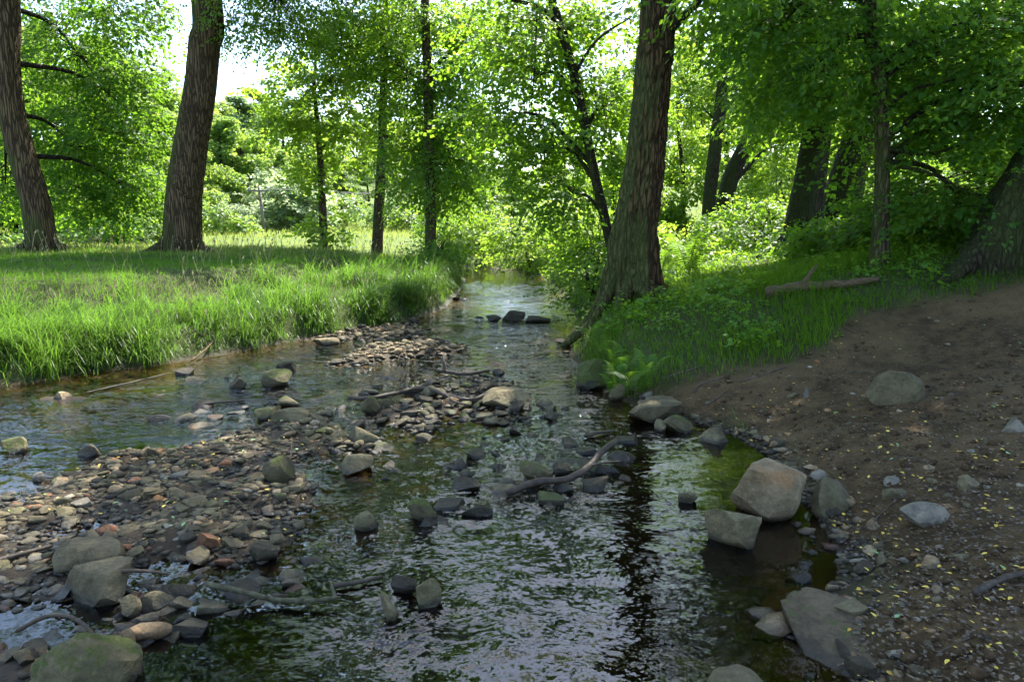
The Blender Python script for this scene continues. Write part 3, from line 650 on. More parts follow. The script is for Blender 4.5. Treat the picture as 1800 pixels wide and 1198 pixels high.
tree('old_tree', 'stout dark trunk, the right one of the twin old trunks', (1468, 440), [(1462, 440, 72), (1474, 370, 60), (1492, 300, 54), (1508, 240, 48), (1525, 150, 40), (1535, 40, 34)], (12, 0.5, 0, 0.06),
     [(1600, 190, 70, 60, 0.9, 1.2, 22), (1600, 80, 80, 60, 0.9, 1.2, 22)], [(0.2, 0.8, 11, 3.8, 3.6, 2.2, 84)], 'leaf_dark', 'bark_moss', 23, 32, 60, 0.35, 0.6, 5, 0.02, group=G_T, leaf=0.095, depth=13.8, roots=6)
tree('slim_tree', 'slim straight trunk with layered shade foliage behind the fallen log', (1550, 466), [(1548, 466, 30), (1548, 400, 24), (1551, 310, 22), (1550, 220, 21), (1542, 110, 19), (1530, 0, 18)], (10, -0.4, 0.1, 0.04),
     [(1620, 110, 120, 52, 0.5, 1.2, 25), (1445, 110, 56, 60, 0.4, 0.8, 12, 1), (1385, 30, 56, 36, 0.4, 0.8, 10, 1), (1670, 230, 90, 52, 0.4, 0.9, 20), (1720, 50, 110, 56, 0.4, 1.2, 20), (1490, 0, 110, 40, 0.3, 1.1, 18), (1750, 160, 70, 50, 0.2, 0.9, 18), (1680, 340, 84, 40, 0.3, 0.8, 18)],
     [(0.4, 0, 8.5, 2.4, 2.4, 1.8, 26)], 'leaf_dark', 'bark_thin', 25, 22, 60, 0.4, 0.3, 5, 0.008, group=G_T, fine=True, leaf=0.07, nsp=6,
     extra_limbs=[([(1552, 290, 0), (1620, 300, -0.2), (1690, 330, -0.3)], 0.03, 0.008), ([(1552, 260, 0), (1640, 270, -0.1), (1740, 230, -0.3)], 0.03, 0.008), ([(1546, 200, 0), (1600, 160, -0.2), (1680, 140, -0.4)], 0.03, 0.008)])
tree('old_tree', 'enormous mossy trunk leaning out of the right edge', (1735, 470), [(1795, 478, 140), (1822, 390, 132), (1860, 310, 124), (1905, 220, 115), (1955, 120, 105)], (15, 2.0, 0.5, 0.12),
     (), [(2.0, 0, 8.5, 3.6, 3.6, 2.4, 62), (3.2, -2.5, 10.5, 4, 4, 2.6, 70), (0.6, 1.5, 11.5, 3.2, 3.2, 2.4, 50)], 'leaf_dark', 'bark_moss', 27, 80, 130, 0.45, 0.8, 6, 0.024, group=G_T, leaf=0.11, roots=4)

# ------------------------------------------------------------------ background trees of the meadow edge and the hillside
def bg_proto(seed, lumps=26, per=520, leaf=0.27, H=14.0, Rw=4.2, base=0.10, shape=0.5):
    r = np.random.default_rng(seed); la = Acc(); ta = Acc()
    C = catmull([[0, 0, -0.6], [r.normal(0, .15), r.normal(0, .15), H * 0.3], [r.normal(0, .3), r.normal(0, .3), H * 0.62], [0, 0, H * 0.92]], 16)
    V, Qd, t = tube(C, np.linspace(0.26, 0.05, 16), 8, 0.15, seed); ta.add(V, Qd, t)
    for k in range(lumps):
        u = r.uniform(base, 0.96); prof = Rw * (math.sin(math.pi * min(1, (u - base * 0.3) / 0.97) ** shape) ** 0.7 * 0.95 + 0.05)
        a = r.uniform(0, 6.28); rr_ = prof * math.sqrt(r.random()) * 0.85
        c = np.array([math.cos(a) * rr_, math.sin(a) * rr_, u * H]); lr = r.uniform(0.75, 1.5)
        b0 = C[np.abs(C[:, 2] - c[2] + 0.4 * rr_).argmin()]
        V, Qd, t = tube(catmull([b0, (b0 + c) / 2 + [0, 0, 0.2], c], 5), np.linspace(0.06, 0.015, 5), 4, cap=False); ta.add(V, Qd, t)
        d = r.normal(size=(per, 3)); d /= np.linalg.norm(d, axis=1)[:, None]
        P = c + d * (lr * r.random(per)[:, None] ** 0.4) * np.array([1.15, 1.15, 0.72])
        D = d * 0.5 + r.normal(0, 0.6, (per, 3)) + [0, 0, -0.3]; D /= np.linalg.norm(D, axis=1)[:, None]
        N = d * 0.5 + r.normal(0, 0.5, (per, 3)) + [0, 0, 0.8]; N -= D * (N * D).sum(1)[:, None]; N /= np.linalg.norm(N, axis=1)[:, None]
        V, Qd, T, nv = leaves(P, D, N, leaf * r.uniform(0.6, 1.3, per), False, 0.42)
        la.add(V, Qd, T, np.repeat(np.clip(0.5 + r.normal(0, 0.12) + r.normal(0, 0.16, per), 0, 1), nv))
    return ta.mesh('trunk_far'), la.mesh('crown_far', False), H
BG = [bg_proto(201), bg_proto(202, 30, 460, 0.26, 15, 3.8, 0.06, 0.6), bg_proto(203, 24, 540, 0.28, 13, 4.6, 0.14, 0.45), bg_proto(204, 26, 480, 0.25, 15, 3.2, 0.05, 0.7)]
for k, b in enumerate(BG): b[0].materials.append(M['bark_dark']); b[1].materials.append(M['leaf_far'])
ORD = ['first', 'second', 'third', 'fourth', 'fifth', 'sixth', 'seventh', 'eighth', 'ninth', 'tenth', 'eleventh', 'twelfth', 'thirteenth', 'fourteenth', 'fifteenth', 'sixteenth', 'seventeenth', 'eighteenth']
rb = np.random.default_rng(77)
def bg_tree(px, depth, top_py, label, group, mat='leaf_far', k=None, wide=1.0):
    k = int(rb.integers(0, 4)) if k is None else k
    b = at_y(px, 400, depth); z0 = gz(b[0], depth); zt = at_y(px, top_py, depth)[2]; s = max(0.25, (zt - z0) / BG[k][2])
    o = empty('woodland_tree', (b[0], depth, z0)); tag(o, label, 'tree', group)
    c1 = obj('trunk', BG[k][0], None, o); c2 = obj('crown', BG[k][1], None, o); c2.material_slots[0].link = 'OBJECT'; c2.material_slots[0].material = M[mat]
    for c in (c1, c2): c.scale = (s * wide, s * wide, s); c.rotation_euler = (0, 0, float(rb.uniform(0, 6.28)))
    c2.rotation_euler = c1.rotation_euler
    return o
LH = '{} tree from the left in the wood behind the curved left trunk'; GH = 'trees of the wooded slope'
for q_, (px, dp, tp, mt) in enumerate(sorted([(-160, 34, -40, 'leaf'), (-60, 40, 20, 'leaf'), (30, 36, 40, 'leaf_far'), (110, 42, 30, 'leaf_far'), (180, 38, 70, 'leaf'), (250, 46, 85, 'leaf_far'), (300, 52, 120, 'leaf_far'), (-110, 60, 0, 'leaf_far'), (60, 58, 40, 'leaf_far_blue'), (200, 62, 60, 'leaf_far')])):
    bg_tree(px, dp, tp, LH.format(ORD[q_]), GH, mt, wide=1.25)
LC = '{} tree from the left on the hillside behind the utility pole'; GC = 'hillside trees beyond the pole'
for q_, (px, dp, tp, mt) in enumerate(sorted([(345, 60, 150, 'leaf_far'), (385, 70, 148, 'leaf_far'), (430, 66, 165, 'leaf_far_blue'), (462, 78, 152, 'leaf_far'), (505, 72, 175, 'leaf_far'), (545, 84, 168, 'leaf_far_blue'), (400, 52, 205, 'leaf_far'), (455, 56, 235, 'leaf_far'), (350, 48, 230, 'leaf_far'), (500, 60, 262, 'leaf_far')])):
    bg_tree(px, dp, tp, LC.format(ORD[q_]), GC, mt, wide=1.55)
LM = '{} tree from the left closing the valley above the stream bend'; GM = 'trees closing the valley'
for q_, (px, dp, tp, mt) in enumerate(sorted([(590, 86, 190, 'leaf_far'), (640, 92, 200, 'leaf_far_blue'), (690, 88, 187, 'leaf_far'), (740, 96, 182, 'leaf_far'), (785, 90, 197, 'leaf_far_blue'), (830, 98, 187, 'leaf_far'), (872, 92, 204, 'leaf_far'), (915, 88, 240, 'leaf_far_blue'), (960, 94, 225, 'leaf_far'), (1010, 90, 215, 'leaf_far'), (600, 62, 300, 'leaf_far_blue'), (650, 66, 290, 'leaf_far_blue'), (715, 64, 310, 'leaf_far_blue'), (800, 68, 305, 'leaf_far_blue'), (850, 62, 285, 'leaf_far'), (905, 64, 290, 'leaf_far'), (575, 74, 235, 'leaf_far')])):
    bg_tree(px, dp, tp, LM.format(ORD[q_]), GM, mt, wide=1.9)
LR = '{} tree from the left in the sunlit wood behind the right bank'; GR = 'trees of the right bank wood'
for q_, (px, dp, tp, mt) in enumerate(sorted([(1020, 40, 250, 'leaf_bright'), (1075, 36, 110, 'leaf_bright'), (1140, 44, 60, 'leaf_bright'), (1200, 33, 50, 'leaf_bright'), (1265, 40, 20, 'leaf_bright'), (1325, 34, 40, 'leaf_bright'), (1390, 40, 0, 'leaf_bright'), (1460, 34, 20, 'leaf_bright'), (1530, 30, 0, 'leaf_bright'), (1600, 28, -40, 'leaf_bright'), (1680, 26, -40, 'leaf_bright'), (1760, 30, -60, 'leaf'), (1850, 26, -100, 'leaf')])):
    bg_tree(px, dp, tp, LR.format(ORD[q_]), GR, mt)

# ------------------------------------------------------------------ shrubs
rs = np.random.default_rng(5)
def shrub(label, px, py, w, h, n, mat='leaf', depth=None, group=None, fine=False, leaf=0.08, name='shrub', nsp=5, rd=None, scale=1.0):
    b = hit(px, py)
    if depth is not None: b = at_y(px, py, depth); b[2] = gz(b[0], b[1])
    s = pxm(b[1]); W, Hh = w * s / 2, h * s; D = rd if rd else W
    o = empty(name, b); tag(o, label, 'shrub', group)
    la, ba = Acc(), Acc(); pr = protos((round(leaf, 3), 0.18), leaf=leaf, droop=0.18)
    tips = []
    for k in range(6):
        a = rs.uniform(0, 6.28); e = b + np.array([math.cos(a) * W * 0.55, math.sin(a) * D * 0.55, Hh * rs.uniform(0.55, 0.9)])
        P = catmull([b + [0, 0, -0.1], (b + e) / 2 + [rs.normal(0, .05), rs.normal(0, .05), Hh * 0.12], e], 9); V, Qd, t = tube(P, np.linspace(0.022, 0.008, 9), 5, 0.1, k); ba.add(V, Qd, t); tips.append(P[2:])
    fill_ellipsoid(la, ba, b + np.array([0, 0, Hh * 0.52]), np.array([W, D, Hh * 0.52]), n, rs, b, pr, fine, nsp, 0.22, scale, 0.5, np.vstack(tips))
    obj('stems', ba.mesh('stems', True, b), M['bark_dark'], o); obj('foliage', la.mesh('foliage', False, b), M[mat], o); return o
GS = 'shrubs lining the far right bank'
shrub('bright leafy shrub mounding over the far water', 850, 486, 130, 95, 44, 'leaf_bright', 26.5, GS, leaf=0.11)
shrub('low shrub on the inner bend behind the slim trunk', 790, 480, 90, 75, 30, 'leaf', 27.5, GS, leaf=0.11)
shrub('light green shrub below the leaning trunk, touched by sun', 930, 486, 120, 110, 44, 'leaf_bright', 22.5, GS, leaf=0.10)
shrub('tall shrub between bend and leaning trunk', 1000, 480, 90, 120, 28, 'leaf_bright', 18.5, GS, leaf=0.09)
shrub('leafy sapling hanging over the water left of the big trunk', 1040, 540, 54, 100, 16, 'leaf', 12.0, GS, leaf=0.07)
shrub('dense shrub behind the foot of the big trunk', 1048, 480, 80, 105, 28, 'leaf', 14.5, GS, leaf=0.08)
shrub('small shrub at the foot of the bank tip trunk', 770, 470, 55, 52, 18, 'leaf', 18.2, None, leaf=0.08)
shrub('pale rounded willow bush in the meadow beside the pole', 525, 420, 76, 85, 36, 'leaf_pale', 46, None, leaf=0.16, name='willow_bush', nsp=6, scale=1.8)
GMB = 'bushes along the meadow edge'
for q_, (px, py, w, h, dp, mt) in enumerate(sorted([(395, 425, 80, 70, 40, 'leaf_far'), (435, 425, 60, 60, 43, 'leaf_pale'), (470, 428, 60, 90, 50, 'leaf_pale'), (350, 425, 70, 80, 42, 'leaf_far'), (610, 415, 90, 60, 50, 'leaf_far'), (690, 418, 70, 60, 46, 'leaf_far_blue'), (735, 420, 60, 46, 44, 'leaf_far'), (840, 410, 80, 40, 40, 'leaf_bright'), (15, 430, 90, 70, 28, 'leaf_bright'), (170, 425, 120, 60, 32, 'leaf_dark'), (250, 425, 80, 60, 34, 'leaf_far')])):
    shrub(ORD[q_] + ' leafy bush from the left along the far edge of the meadow', px, py, w, h, 15, mt, dp, GMB, leaf=0.13, name='meadow_bush', scale=1.6)
GU = 'undergrowth shrubs on the right bank'
for px, py, w, h, dp, n, mt, lb in [(1335, 450, 110, 80, 15.5, 32, 'leaf', 'sunlit yellow-green shrub left of the twin old trunks'), (1400, 330, 120, 130, 21, 36, 'leaf_bright', 'bright shrub glowing behind the twin old trunks'), (1190, 440, 60, 70, 15, 18, 'leaf_bright', 'bright herbage beside the right edge of the big trunk'),
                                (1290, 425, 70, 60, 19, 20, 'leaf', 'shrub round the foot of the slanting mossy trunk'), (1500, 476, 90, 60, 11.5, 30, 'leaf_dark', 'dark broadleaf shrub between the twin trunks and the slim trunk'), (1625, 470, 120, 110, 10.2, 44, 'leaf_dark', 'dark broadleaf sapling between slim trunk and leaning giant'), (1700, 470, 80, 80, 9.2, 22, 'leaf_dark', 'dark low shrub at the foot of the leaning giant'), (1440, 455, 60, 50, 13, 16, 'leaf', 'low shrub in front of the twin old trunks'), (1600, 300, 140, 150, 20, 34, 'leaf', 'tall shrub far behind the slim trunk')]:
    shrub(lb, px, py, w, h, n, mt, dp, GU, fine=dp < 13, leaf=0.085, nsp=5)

# ------------------------------------------------------------------ grass
def blades(n_try, ymin, ymax, xa, xb, length, width, bend, keep, r, var0, dirfun, jitter=0.9):
    y = np.exp(r.uniform(math.log(ymin), math.log(ymax), n_try)); x = r.uniform(xa, xb, n_try) * (y + 2.0)
    z, d, left, ins, gr = terrain(x, y, True)
    k = keep(x, y, z, d, left, ins); x, y, z, d = x[k], y[k], z[k], d[k]; n = len(x)
    L = length(x, y, d) * r.uniform(0.55, 1.25, n); ph = dirfun(x, y) + r.normal(0, jitter, n); be = bend(x, y, d) * r.uniform(0.45, 1.35, n)
    w = width(y) * r.uniform(0.7, 1.3, n)
    P = np.stack([x, y, z - 0.02], -1); dr = np.stack([np.cos(ph), np.sin(ph), 0 * ph], -1); up = np.array([0, 0, 1.0])
    sd = np.stack([-np.sin(ph + r.normal(0, 0.7, n)), np.cos(ph), 0 * ph], -1)
    p1 = P + (L * 0.5)[:, None] * (up * np.cos(be * 0.35)[:, None] + dr * np.sin(be * 0.35)[:, None])
    p2 = p1 + (L * 0.5)[:, None] * (up * np.cos(be)[:, None] + dr * np.sin(be)[:, None])
    p2[:, 2] = np.maximum(p2[:, 2], 0.01)
    wv = w[:, None] * sd
    V = np.stack([P - wv, P + wv, p1 + wv * 0.75, p1 - wv * 0.75, p2], 1).reshape(-1, 3); b = np.arange(n)[:, None] * 5
    var = np.clip(var0(x, y) + r.normal(0, 0.2, n), 0, 1)
    me = Acc(); me.add(V, b + np.array([0, 1, 2, 3]), b + np.array([3, 2, 4]), np.repeat(var, 5)); return me, p2
rg = np.random.default_rng(99)
flow = lambda x, y: -0.55 + 1.5 * n2(x, y, 0.45, 2, 41.0)
g, _ = blades(105000, 6.2, 19, -0.95, 0.03, lambda x, y, d: (0.11 + 0.20 * sstep(2.2, 0.8, d) * (0.6 + 0.9 * n2(x, y, 0.8, 2, 43.0)) + 0.05 * n2(x, y, 1.5, 2, 143.0)) * (0.55 + 0.45 * sstep(0.0, 0.35, d)), lambda y: 0.0022 + 0.0002 * y,
              lambda x, y, d: 0.8 + 1.35 * sstep(-0.2, 0.45, n2(x, y, 0.7, 2, 44.0)) * sstep(4, 2, d), lambda x, y, z, d, left, ins: left & ~ins & (d > 0.09), rg, lambda x, y: 0.34 + 0.6 * n2(x, y, 0.9, 3, 45.0), flow, 0.55)
o = obj('grass', g.mesh('grass_left', True), M['grass']); tag(o, 'long swept grass covering the left bank', kind='stuff')
g, tips = blades(52000, 15, 60, -0.85, 0.55, lambda x, y, d: 0.13 + 0.007 * np.clip(y - 15, 0, 40), lambda y: 0.0045 + 0.0004 * y, lambda x, y, d: 0.6 + 0 * x,
              lambda x, y, z, d, left, ins: ~ins & (left | (y > 19)) & (d > 0.05), rg, lambda x, y: 0.5 + 0.4 * n2(x, y, 0.35, 2, 46.0), flow, 1.2)
o = obj('grass', g.mesh('grass_meadow', True), M['grass_dry']); tag(o, 'pale tall meadow grass in full sun behind the trunks', kind='stuff')
g, _ = blades(90000, 5.2, 20, 0.0, 0.95, lambda x, y, d: 0.11 + 0.13 * sstep(0.0, 0.5, n2(x, y, 0.9, 2, 47.0)), lambda y: 0.003 + 0.0003 * y, lambda x, y, d: 0.8 + 0 * x,
              lambda x, y, z, d, left, ins: ~left & ~ins & (d > 0.05) & (rg.random(len(x)) > 1.25 * dirt_amount(x, y)) & (y < 20), rg, lambda x, y: 0.5 + 0.3 * n2(x, y, 0.6, 2, 48.0), lambda x, y: 3.6 + 1.5 * n2(x, y, 0.6, 2, 49.0), 1.1)
o = obj('grass', g.mesh('grass_right', True), M['grass_dark']); tag(o, 'short shaded grass round the big trunk on the right bank', kind='stuff')
# arching tussocks along the lower terrace of the left bank
def tussocks(n, per, r):
    y = np.exp(r.uniform(math.log(6.4), math.log(17.5), n * 4)); x = r.uniform(-0.95, 0.02, n * 4) * (y + 2); z, d, left, ins, gr = terrain(x, y, True)
    k = left & ~ins & (d > 0.1) & (d < 2.6) & (r.random(len(x)) < 1.2 - 0.42 * d); x, y, z, d = x[k][:n], y[k][:n], z[k][:n], d[k][:n]; acc = Acc(); n = len(x)
    lead = -0.5 + 1.2 * n2(x, y, 0.5, 2, 91.0)
    xx = np.repeat(x, per) + r.normal(0, 0.10, n * per); yy = np.repeat(y, per) + r.normal(0, 0.10, n * per); zz_ = terrain(xx, yy); m = n * per
    ph = np.repeat(lead, per) + r.normal(0, 1.0, m); L = np.repeat(r.uniform(0.28, 0.62, n), per) * r.uniform(0.4, 1.2, m); be = r.uniform(0.7, 2.6, m)
    dr = np.stack([np.cos(ph), np.sin(ph), 0 * ph], -1); up = np.array([0, 0, 1.0]); P = np.stack([xx, yy, zz_ - 0.02], -1); sd = np.stack([-np.sin(ph), np.cos(ph), 0 * ph], -1) * ((0.002 + 0.00017 * yy) * r.uniform(0.7, 1.2, m))[:, None]
    p1 = P + (L * 0.4)[:, None] * (up * np.cos(be * 0.2)[:, None] + dr * np.sin(be * 0.2)[:, None]); p2 = p1 + (L * 0.33)[:, None] * (up * np.cos(be * 0.62)[:, None] + dr * np.sin(be * 0.62)[:, None]); p3 = p2 + (L * 0.33)[:, None] * (up * np.cos(be)[:, None] + dr * np.sin(be)[:, None]); p3[:, 2] = np.maximum(p3[:, 2], 0.01)
    V = np.stack([P - sd, P + sd, p1 + sd, p1 - sd, p2 + sd * 0.8, p2 - sd * 0.8, p3], 1).reshape(-1, 3); b = np.arange(m)[:, None] * 7
    var = np.clip(np.repeat(r.uniform(0.1, 0.85, n), per) + r.normal(0, 0.15, m), 0, 1)
    acc.add(V, np.concatenate([b + np.array([0, 1, 2, 3]), b + np.array([3, 2, 4, 5])]), b + np.array([5, 4, 6]), np.repeat(var, 7)); return acc
o = obj('grass', tussocks(310, 130, rg).mesh('grass_tussocks', True), M['grass']); tag(o, 'arching tussocks of long grass along the left water edge', kind='stuff')
# seed stalks
def stalks(n, ymin, ymax, xa, xb, keep):
    y = np.exp(rg.uniform(math.log(ymin), math.log(ymax), n)); x = rg.uniform(xa, xb, n) * (y + 2); z, d, left, ins, gr = terrain(x, y, True); k = keep(left, ins, d) & (n2(x, y, 0.8, 2, 51.0) > -0.1)
    x, y, z = x[k], y[k], z[k]; n = len(x); P = np.stack([x, y, z], -1); L = rg.uniform(0.22, 0.5, n)[:, None]; a = rg.uniform(0, 6.28, n); ln = np.stack([np.cos(a) * 0.25, np.sin(a) * 0.25, np.ones(n)], -1)
    top = P + ln * L; sd = np.stack([np.cos(a), np.sin(a), 0 * a], -1) * (0.002 + 0.00018 * y)[:, None]; hd = top + ln * 0.10 + [0.02, 0, -0.015]
    V = np.stack([P - sd, P + sd, top + sd, top - sd, (top + hd) / 2 + sd * 4, hd, (top + hd) / 2 - sd * 4], 1).reshape(-1, 3); b = np.arange(n)[:, None] * 7
    acc = Acc(); acc.add(V, np.concatenate([b + np.array([0, 1, 2, 3]), b + np.array([2, 4, 5, 6])]), None, rg.random(n).repeat(7)); return acc
o = obj('seed_grass', stalks(1700, 6.5, 40, -0.85, 0.0, lambda l, i, d: l & ~i & (d > 0.15)).mesh('seed_grass'), M['seed']); tag(o, 'straw-coloured seed stalks scattered through the left bank grass', kind='stuff')
# low herbs among the shaded grass
la = Acc(); y = np.exp(rg.uniform(math.log(5.5), math.log(19), 5200)); x = rg.uniform(0.02, 0.95, 5200) * (y + 2); z, d, left, ins, gr = terrain(x, y, True)
k = ~left & ~ins & (d > 0.15) & (n2(x, y, 0.9, 2, 61.0) + 0.35 * sstep(9, 13, y) > 0.05) & (rg.random(5200) > dirt_amount(x, y) * 1.4)
pos = np.stack([x, y, z + rg.uniform(0.02, 0.16, 5200)], -1)[k]; m = len(pos)
place_sprays(la, pos, rg.uniform(0, 6.28, m), rg.normal(0.35, 0.3, m), rg.normal(0, 0.3, m), rg.uniform(0.25, 0.5, m), protos('herb', n=9, L=0.5, leaf=0.14, droop=0.08, width=0.3), rg, False, 0.55)
o = obj('herbs', la.mesh('herbs', False), M['leaf']); tag(o, 'low broadleaf herbs among the shaded grass of the right bank', kind='stuff')

# ------------------------------------------------------------------ ferns
def frond_mesh(seed):
    r = np.random.default_rng(seed); a = Acc(); t = np.linspace(0, 1, 16)
    C = np.stack([t * 0.42, 0 * t, 0.34 * np.sin(t * 1.9)], -1); V, Qd, tt_ = tube(C, np.linspace(0.004, 0.0012, 16), 4, cap=False); a.add(V, Qd)
    for s in (-1, 1):
        for k in range(2, 16):
            for q in (0, 0.5):
                kk = min(15, k + q); c = C[int(kk)] * (1 - (kk % 1)) + C[min(15, int(kk) + 1)] * (kk % 1); u = kk / 15; L = 0.13 * math.sin(math.pi * (0.16 + 0.84 * u) ** 0.8) + 0.012; w = 0.0115
                dirv = np.array([0.35, s * 1.0, -0.12 - 0.1 * r.random()]); dirv /= np.linalg.norm(dirv); f = np.array([1, 0, 0.3])
                a.add([c - f * w * 0.5, c + f * w * 0.5, c + dirv * L * 0.6 + f * w * 0.45, c + dirv * L, c + dirv * L * 0.6 - f * w * 0.4], [[0, 1, 2, 4]], [[4, 2, 3]], r.uniform(0.3, 0.8))
    return a.mesh('frond', False)
FR = [frond_mesh(k) for k in range(3)]
for f in FR: f.materials.append(M['fern'])
rf = np.random.default_rng(31)
for px, py, s, lb in [(1092, 668, 0.65, 'green fern arching over the mossy rock at the water edge'), (1085, 700, 0.7, 'small fern low on the right bank beside the pale stones'), (1130, 690, 0.8, 'fern at the upper end of the bare earth bank'), (1045, 610, 0.7, 'fern at the foot of the big trunk near the water'), (1210, 486, 1.5, 'sunlit yellow-green fern to the right of the big trunk'), (1062, 640, 0.7, 'fern above the mossy rock under the big trunk'), (1165, 500, 1.0, 'fern by the right root of the big trunk')]:
    b = hit(px, py); o = empty('fern', b); tag(o, lb, 'fern', 'ferns on the right bank')
    for k in range(7):
        c = obj('frond', FR[k % 3], None, o); c.rotation_euler = (rf.normal(0, .12), rf.normal(-0.25, 0.25), k * 0.90 + rf.normal(0, .2)); q = s * rf.uniform(0.8, 1.2); c.scale = (q, q, q)

# ------------------------------------------------------------------ stones
def ico(sub):
    bm = bmesh.new(); bmesh.ops.create_icosphere(bm, subdivisions=sub, radius=1.0); V = np.array([v.co[:] for v in bm.verts]); F = np.array([[v.index for v in f.verts] for f in bm.faces]); bm.free(); return V, F
ICO = {k: ico(k) for k in (1, 2, 3, 4, 5)}
def rock_verts(seed, sub, cuts, lo=0.45, hi=0.85, rough=0.05, flat_top=None):
    r = np.random.default_rng(seed); V, F = ICO[sub]; V = V.copy()
    nrm = r.normal(size=(cuts, 3)); nrm /= np.linalg.norm(nrm, axis=1)[:, None]; ds = r.uniform(lo, hi, cuts)
    if flat_top is not None: nrm = np.vstack([nrm, [[r.normal(0, .08), r.normal(0, .08), 1]]]); ds = np.append(ds, flat_top)
    for n, d in zip(nrm, ds):
        n = n / np.linalg.norm(n); e = V @ n - d; V = V - np.where(e > 0, e * 0.93, 0)[:, None] * n
    q = fbm(V * 1.6 + seed * 3.1, 3)[:, None]; V = V * (1 + rough * 2.0 * q)
    if sub >= 4: V = V * (1 + rough * 0.9 * fbm(V * 6 + seed, 4, 0.6)[:, None] - rough * 0.8 * np.clip(0.12 - np.abs(fbm(V * 2.2 + seed * 2, 3)), 0, 1)[:, None] * 4)
    V -= (V.max(0) + V.min(0)) / 2; V /= (V.max(0) - V.min(0)) / 2
    return V, F
def boulder(name, label, px, py, w, h, seed, mat='rock', deep=0.8, cuts=11, sub=4, bury=0.25, yaw=None, flat=None, z=None, tilt=(0, 0), group=None, lo=0.36, hi=0.8, rough=0.05, cat='stone'):
    """px,py: middle of its foot in the photograph; w,h: its size there"""
    b = at_z(px, py, z) if z is not None else hit(px, py); s = pxm(b[1]) * 1.0; W, Hh = w * s, h * s / 0.93
    V, F = rock_verts(seed, sub, cuts, lo, hi, rough, flat)
    Hh_t = Hh / (1 - bury); V = V * np.array([W / 2, W * deep / 2, Hh_t / 2])
    me = make_mesh(name, V, None, F, {'var': np.full(len(V), 0.5)}, True); me.set_sharp_from_angle(angle=math.radians(24)); o = obj(name, me, M[mat])
    base = max(b[2], 0.0) if z is None else z
    o.location = (b[0], b[1] + W * deep * 0.35, base + Hh_t * (0.5 - bury)); o.rotation_euler = (tilt[0], tilt[1], 0 if yaw is None else yaw)
    tag(o, label, cat, group); return o
B = boulder
B('boulder', 'large angular pale boulder with tan broken faces at the water edge', 1362, 915, 140, 92, 1, 'rock_tan', 0.8, 11, 5, 0.18, 0.2, 0.66, z=0.0, lo=0.5, hi=0.78, rough=0.04)
B('boulder', 'greenish boulder tucked against the right side of the large pale boulder', 1464, 906, 84, 62, 2, 'rock_lightmoss', 0.9, 8, 4, 0.3, 0.6)
B('boulder', 'grey tapering boulder standing in the water below the large pale boulder', 1288, 962, 98, 66, 3, 'rock', 0.7, 9, 4, 0.3, -0.25, z=0.0, tilt=(0, 0.16))
B('boulder', 'broad flat slab half buried in the earth at the lower right shore', 1525, 1165, 245, 24, 4, 'rock_mud', 1.25, 10, 5, 0.86, 0.35, 0.40, tilt=(0.05, -0.15))
B('boulder', 'smooth bluish-grey triangular stone lying on the bare earth', 1636, 926, 92, 36, 5, 'rock_blue', 0.55, 6, 4, 0.35, 0.1)
B('boulder', 'mossy boulder sitting alone on the earth slope', 1592, 708, 104, 52, 6, 'rock_lightmoss', 0.75, 10, 4, 0.3, 0.3)
B('boulder', 'flat grey slab like a stepping stone at the right shore', 1154, 742, 112, 30, 7, 'rock', 0.75, 7, 4, 0.3, 0.1, 0.45, z=0.0)
B('boulder', 'mossy stone wedged under the flat stepping slab', 1190, 758, 56, 26, 8, 'rock_green', 0.8, 8, 4, 0.3, z=0.0)
B('boulder', 'small round stone left of the moss under the flat slab', 1162, 758, 22, 18, 9, 'rock', 0.9, 8, 4, 0.3, z=0.0)
B('boulder', 'brownish stone in the shallow water right of the flat slab', 1262, 780, 54, 25, 10, 'rock', 0.8, 8, 4, 0.35, z=0.0)
B('boulder', 'pyramid-shaped mossy stone behind the forked driftwood in midstream', 940, 848, 64, 36, 11, 'rock_green', 0.8, 8, 4, 0.3, 0.4, z=0.0, lo=0.35, hi=0.7)
B('boulder', 'dark boulder with mossy crown in the middle of the pool', 742, 916, 60, 38, 12, 'rock_green', 0.9, 8, 4, 0.3, z=0.0)
B('boulder', 'square-topped stone left of the mossy pool boulder', 640, 932, 46, 28, 13, 'rock_lightmoss', 0.9, 7, 4, 0.3, 0.7, 0.6, z=0.0)
B('boulder', 'flat grey stone at the right end of the gravel bar', 623, 832, 62, 26, 14, 'rock', 0.9, 8, 4, 0.3, 0.2, 0.55)
B('boulder', 'smooth greenish stone among the riffle stones', 636, 780, 66, 28, 15, 'rock_lightmoss', 0.8, 8, 4, 0.3, -0.2)
B('boulder', 'bright green moss-covered stone on the gravel bar', 485, 846, 58, 40, 16, 'rock_green', 0.85, 8, 4, 0.25, 0.3, z=0.05)
B('boulder', 'long rounded olive stone at the top of the gravel bar', 506, 748, 74, 26, 17, 'rock_lightmoss', 0.7, 6, 4, 0.25, 0.05, z=0.0)
B('boulder', 'darker rounded stone left of the long olive stone', 466, 738, 48, 20, 18, 'rock_green', 0.8, 6, 4, 0.3, z=0.0)
B('boulder', 'blocky dark boulder in the fast water of the left channel', 482, 680, 54, 26, 19, 'rock_green', 0.8, 8, 4, 0.3, 0.3, z=0.0)
B('boulder', 'small boulder behind the blocky dark boulder of the left channel', 500, 652, 32, 15, 20, 'rock_dark', 0.8, 8, 4, 0.3, z=0.0)
B('boulder', 'low dark stone left of the blocky channel boulder', 415, 684, 32, 20, 21, 'rock_dark', 0.8, 8, 4, 0.3, z=0.0)
B('boulder', 'upright mossy stone leaning beneath the long driftwood branch', 650, 728, 34, 32, 22, 'rock_green', 0.9, 7, 4, 0.25, 0.5, z=0.0)
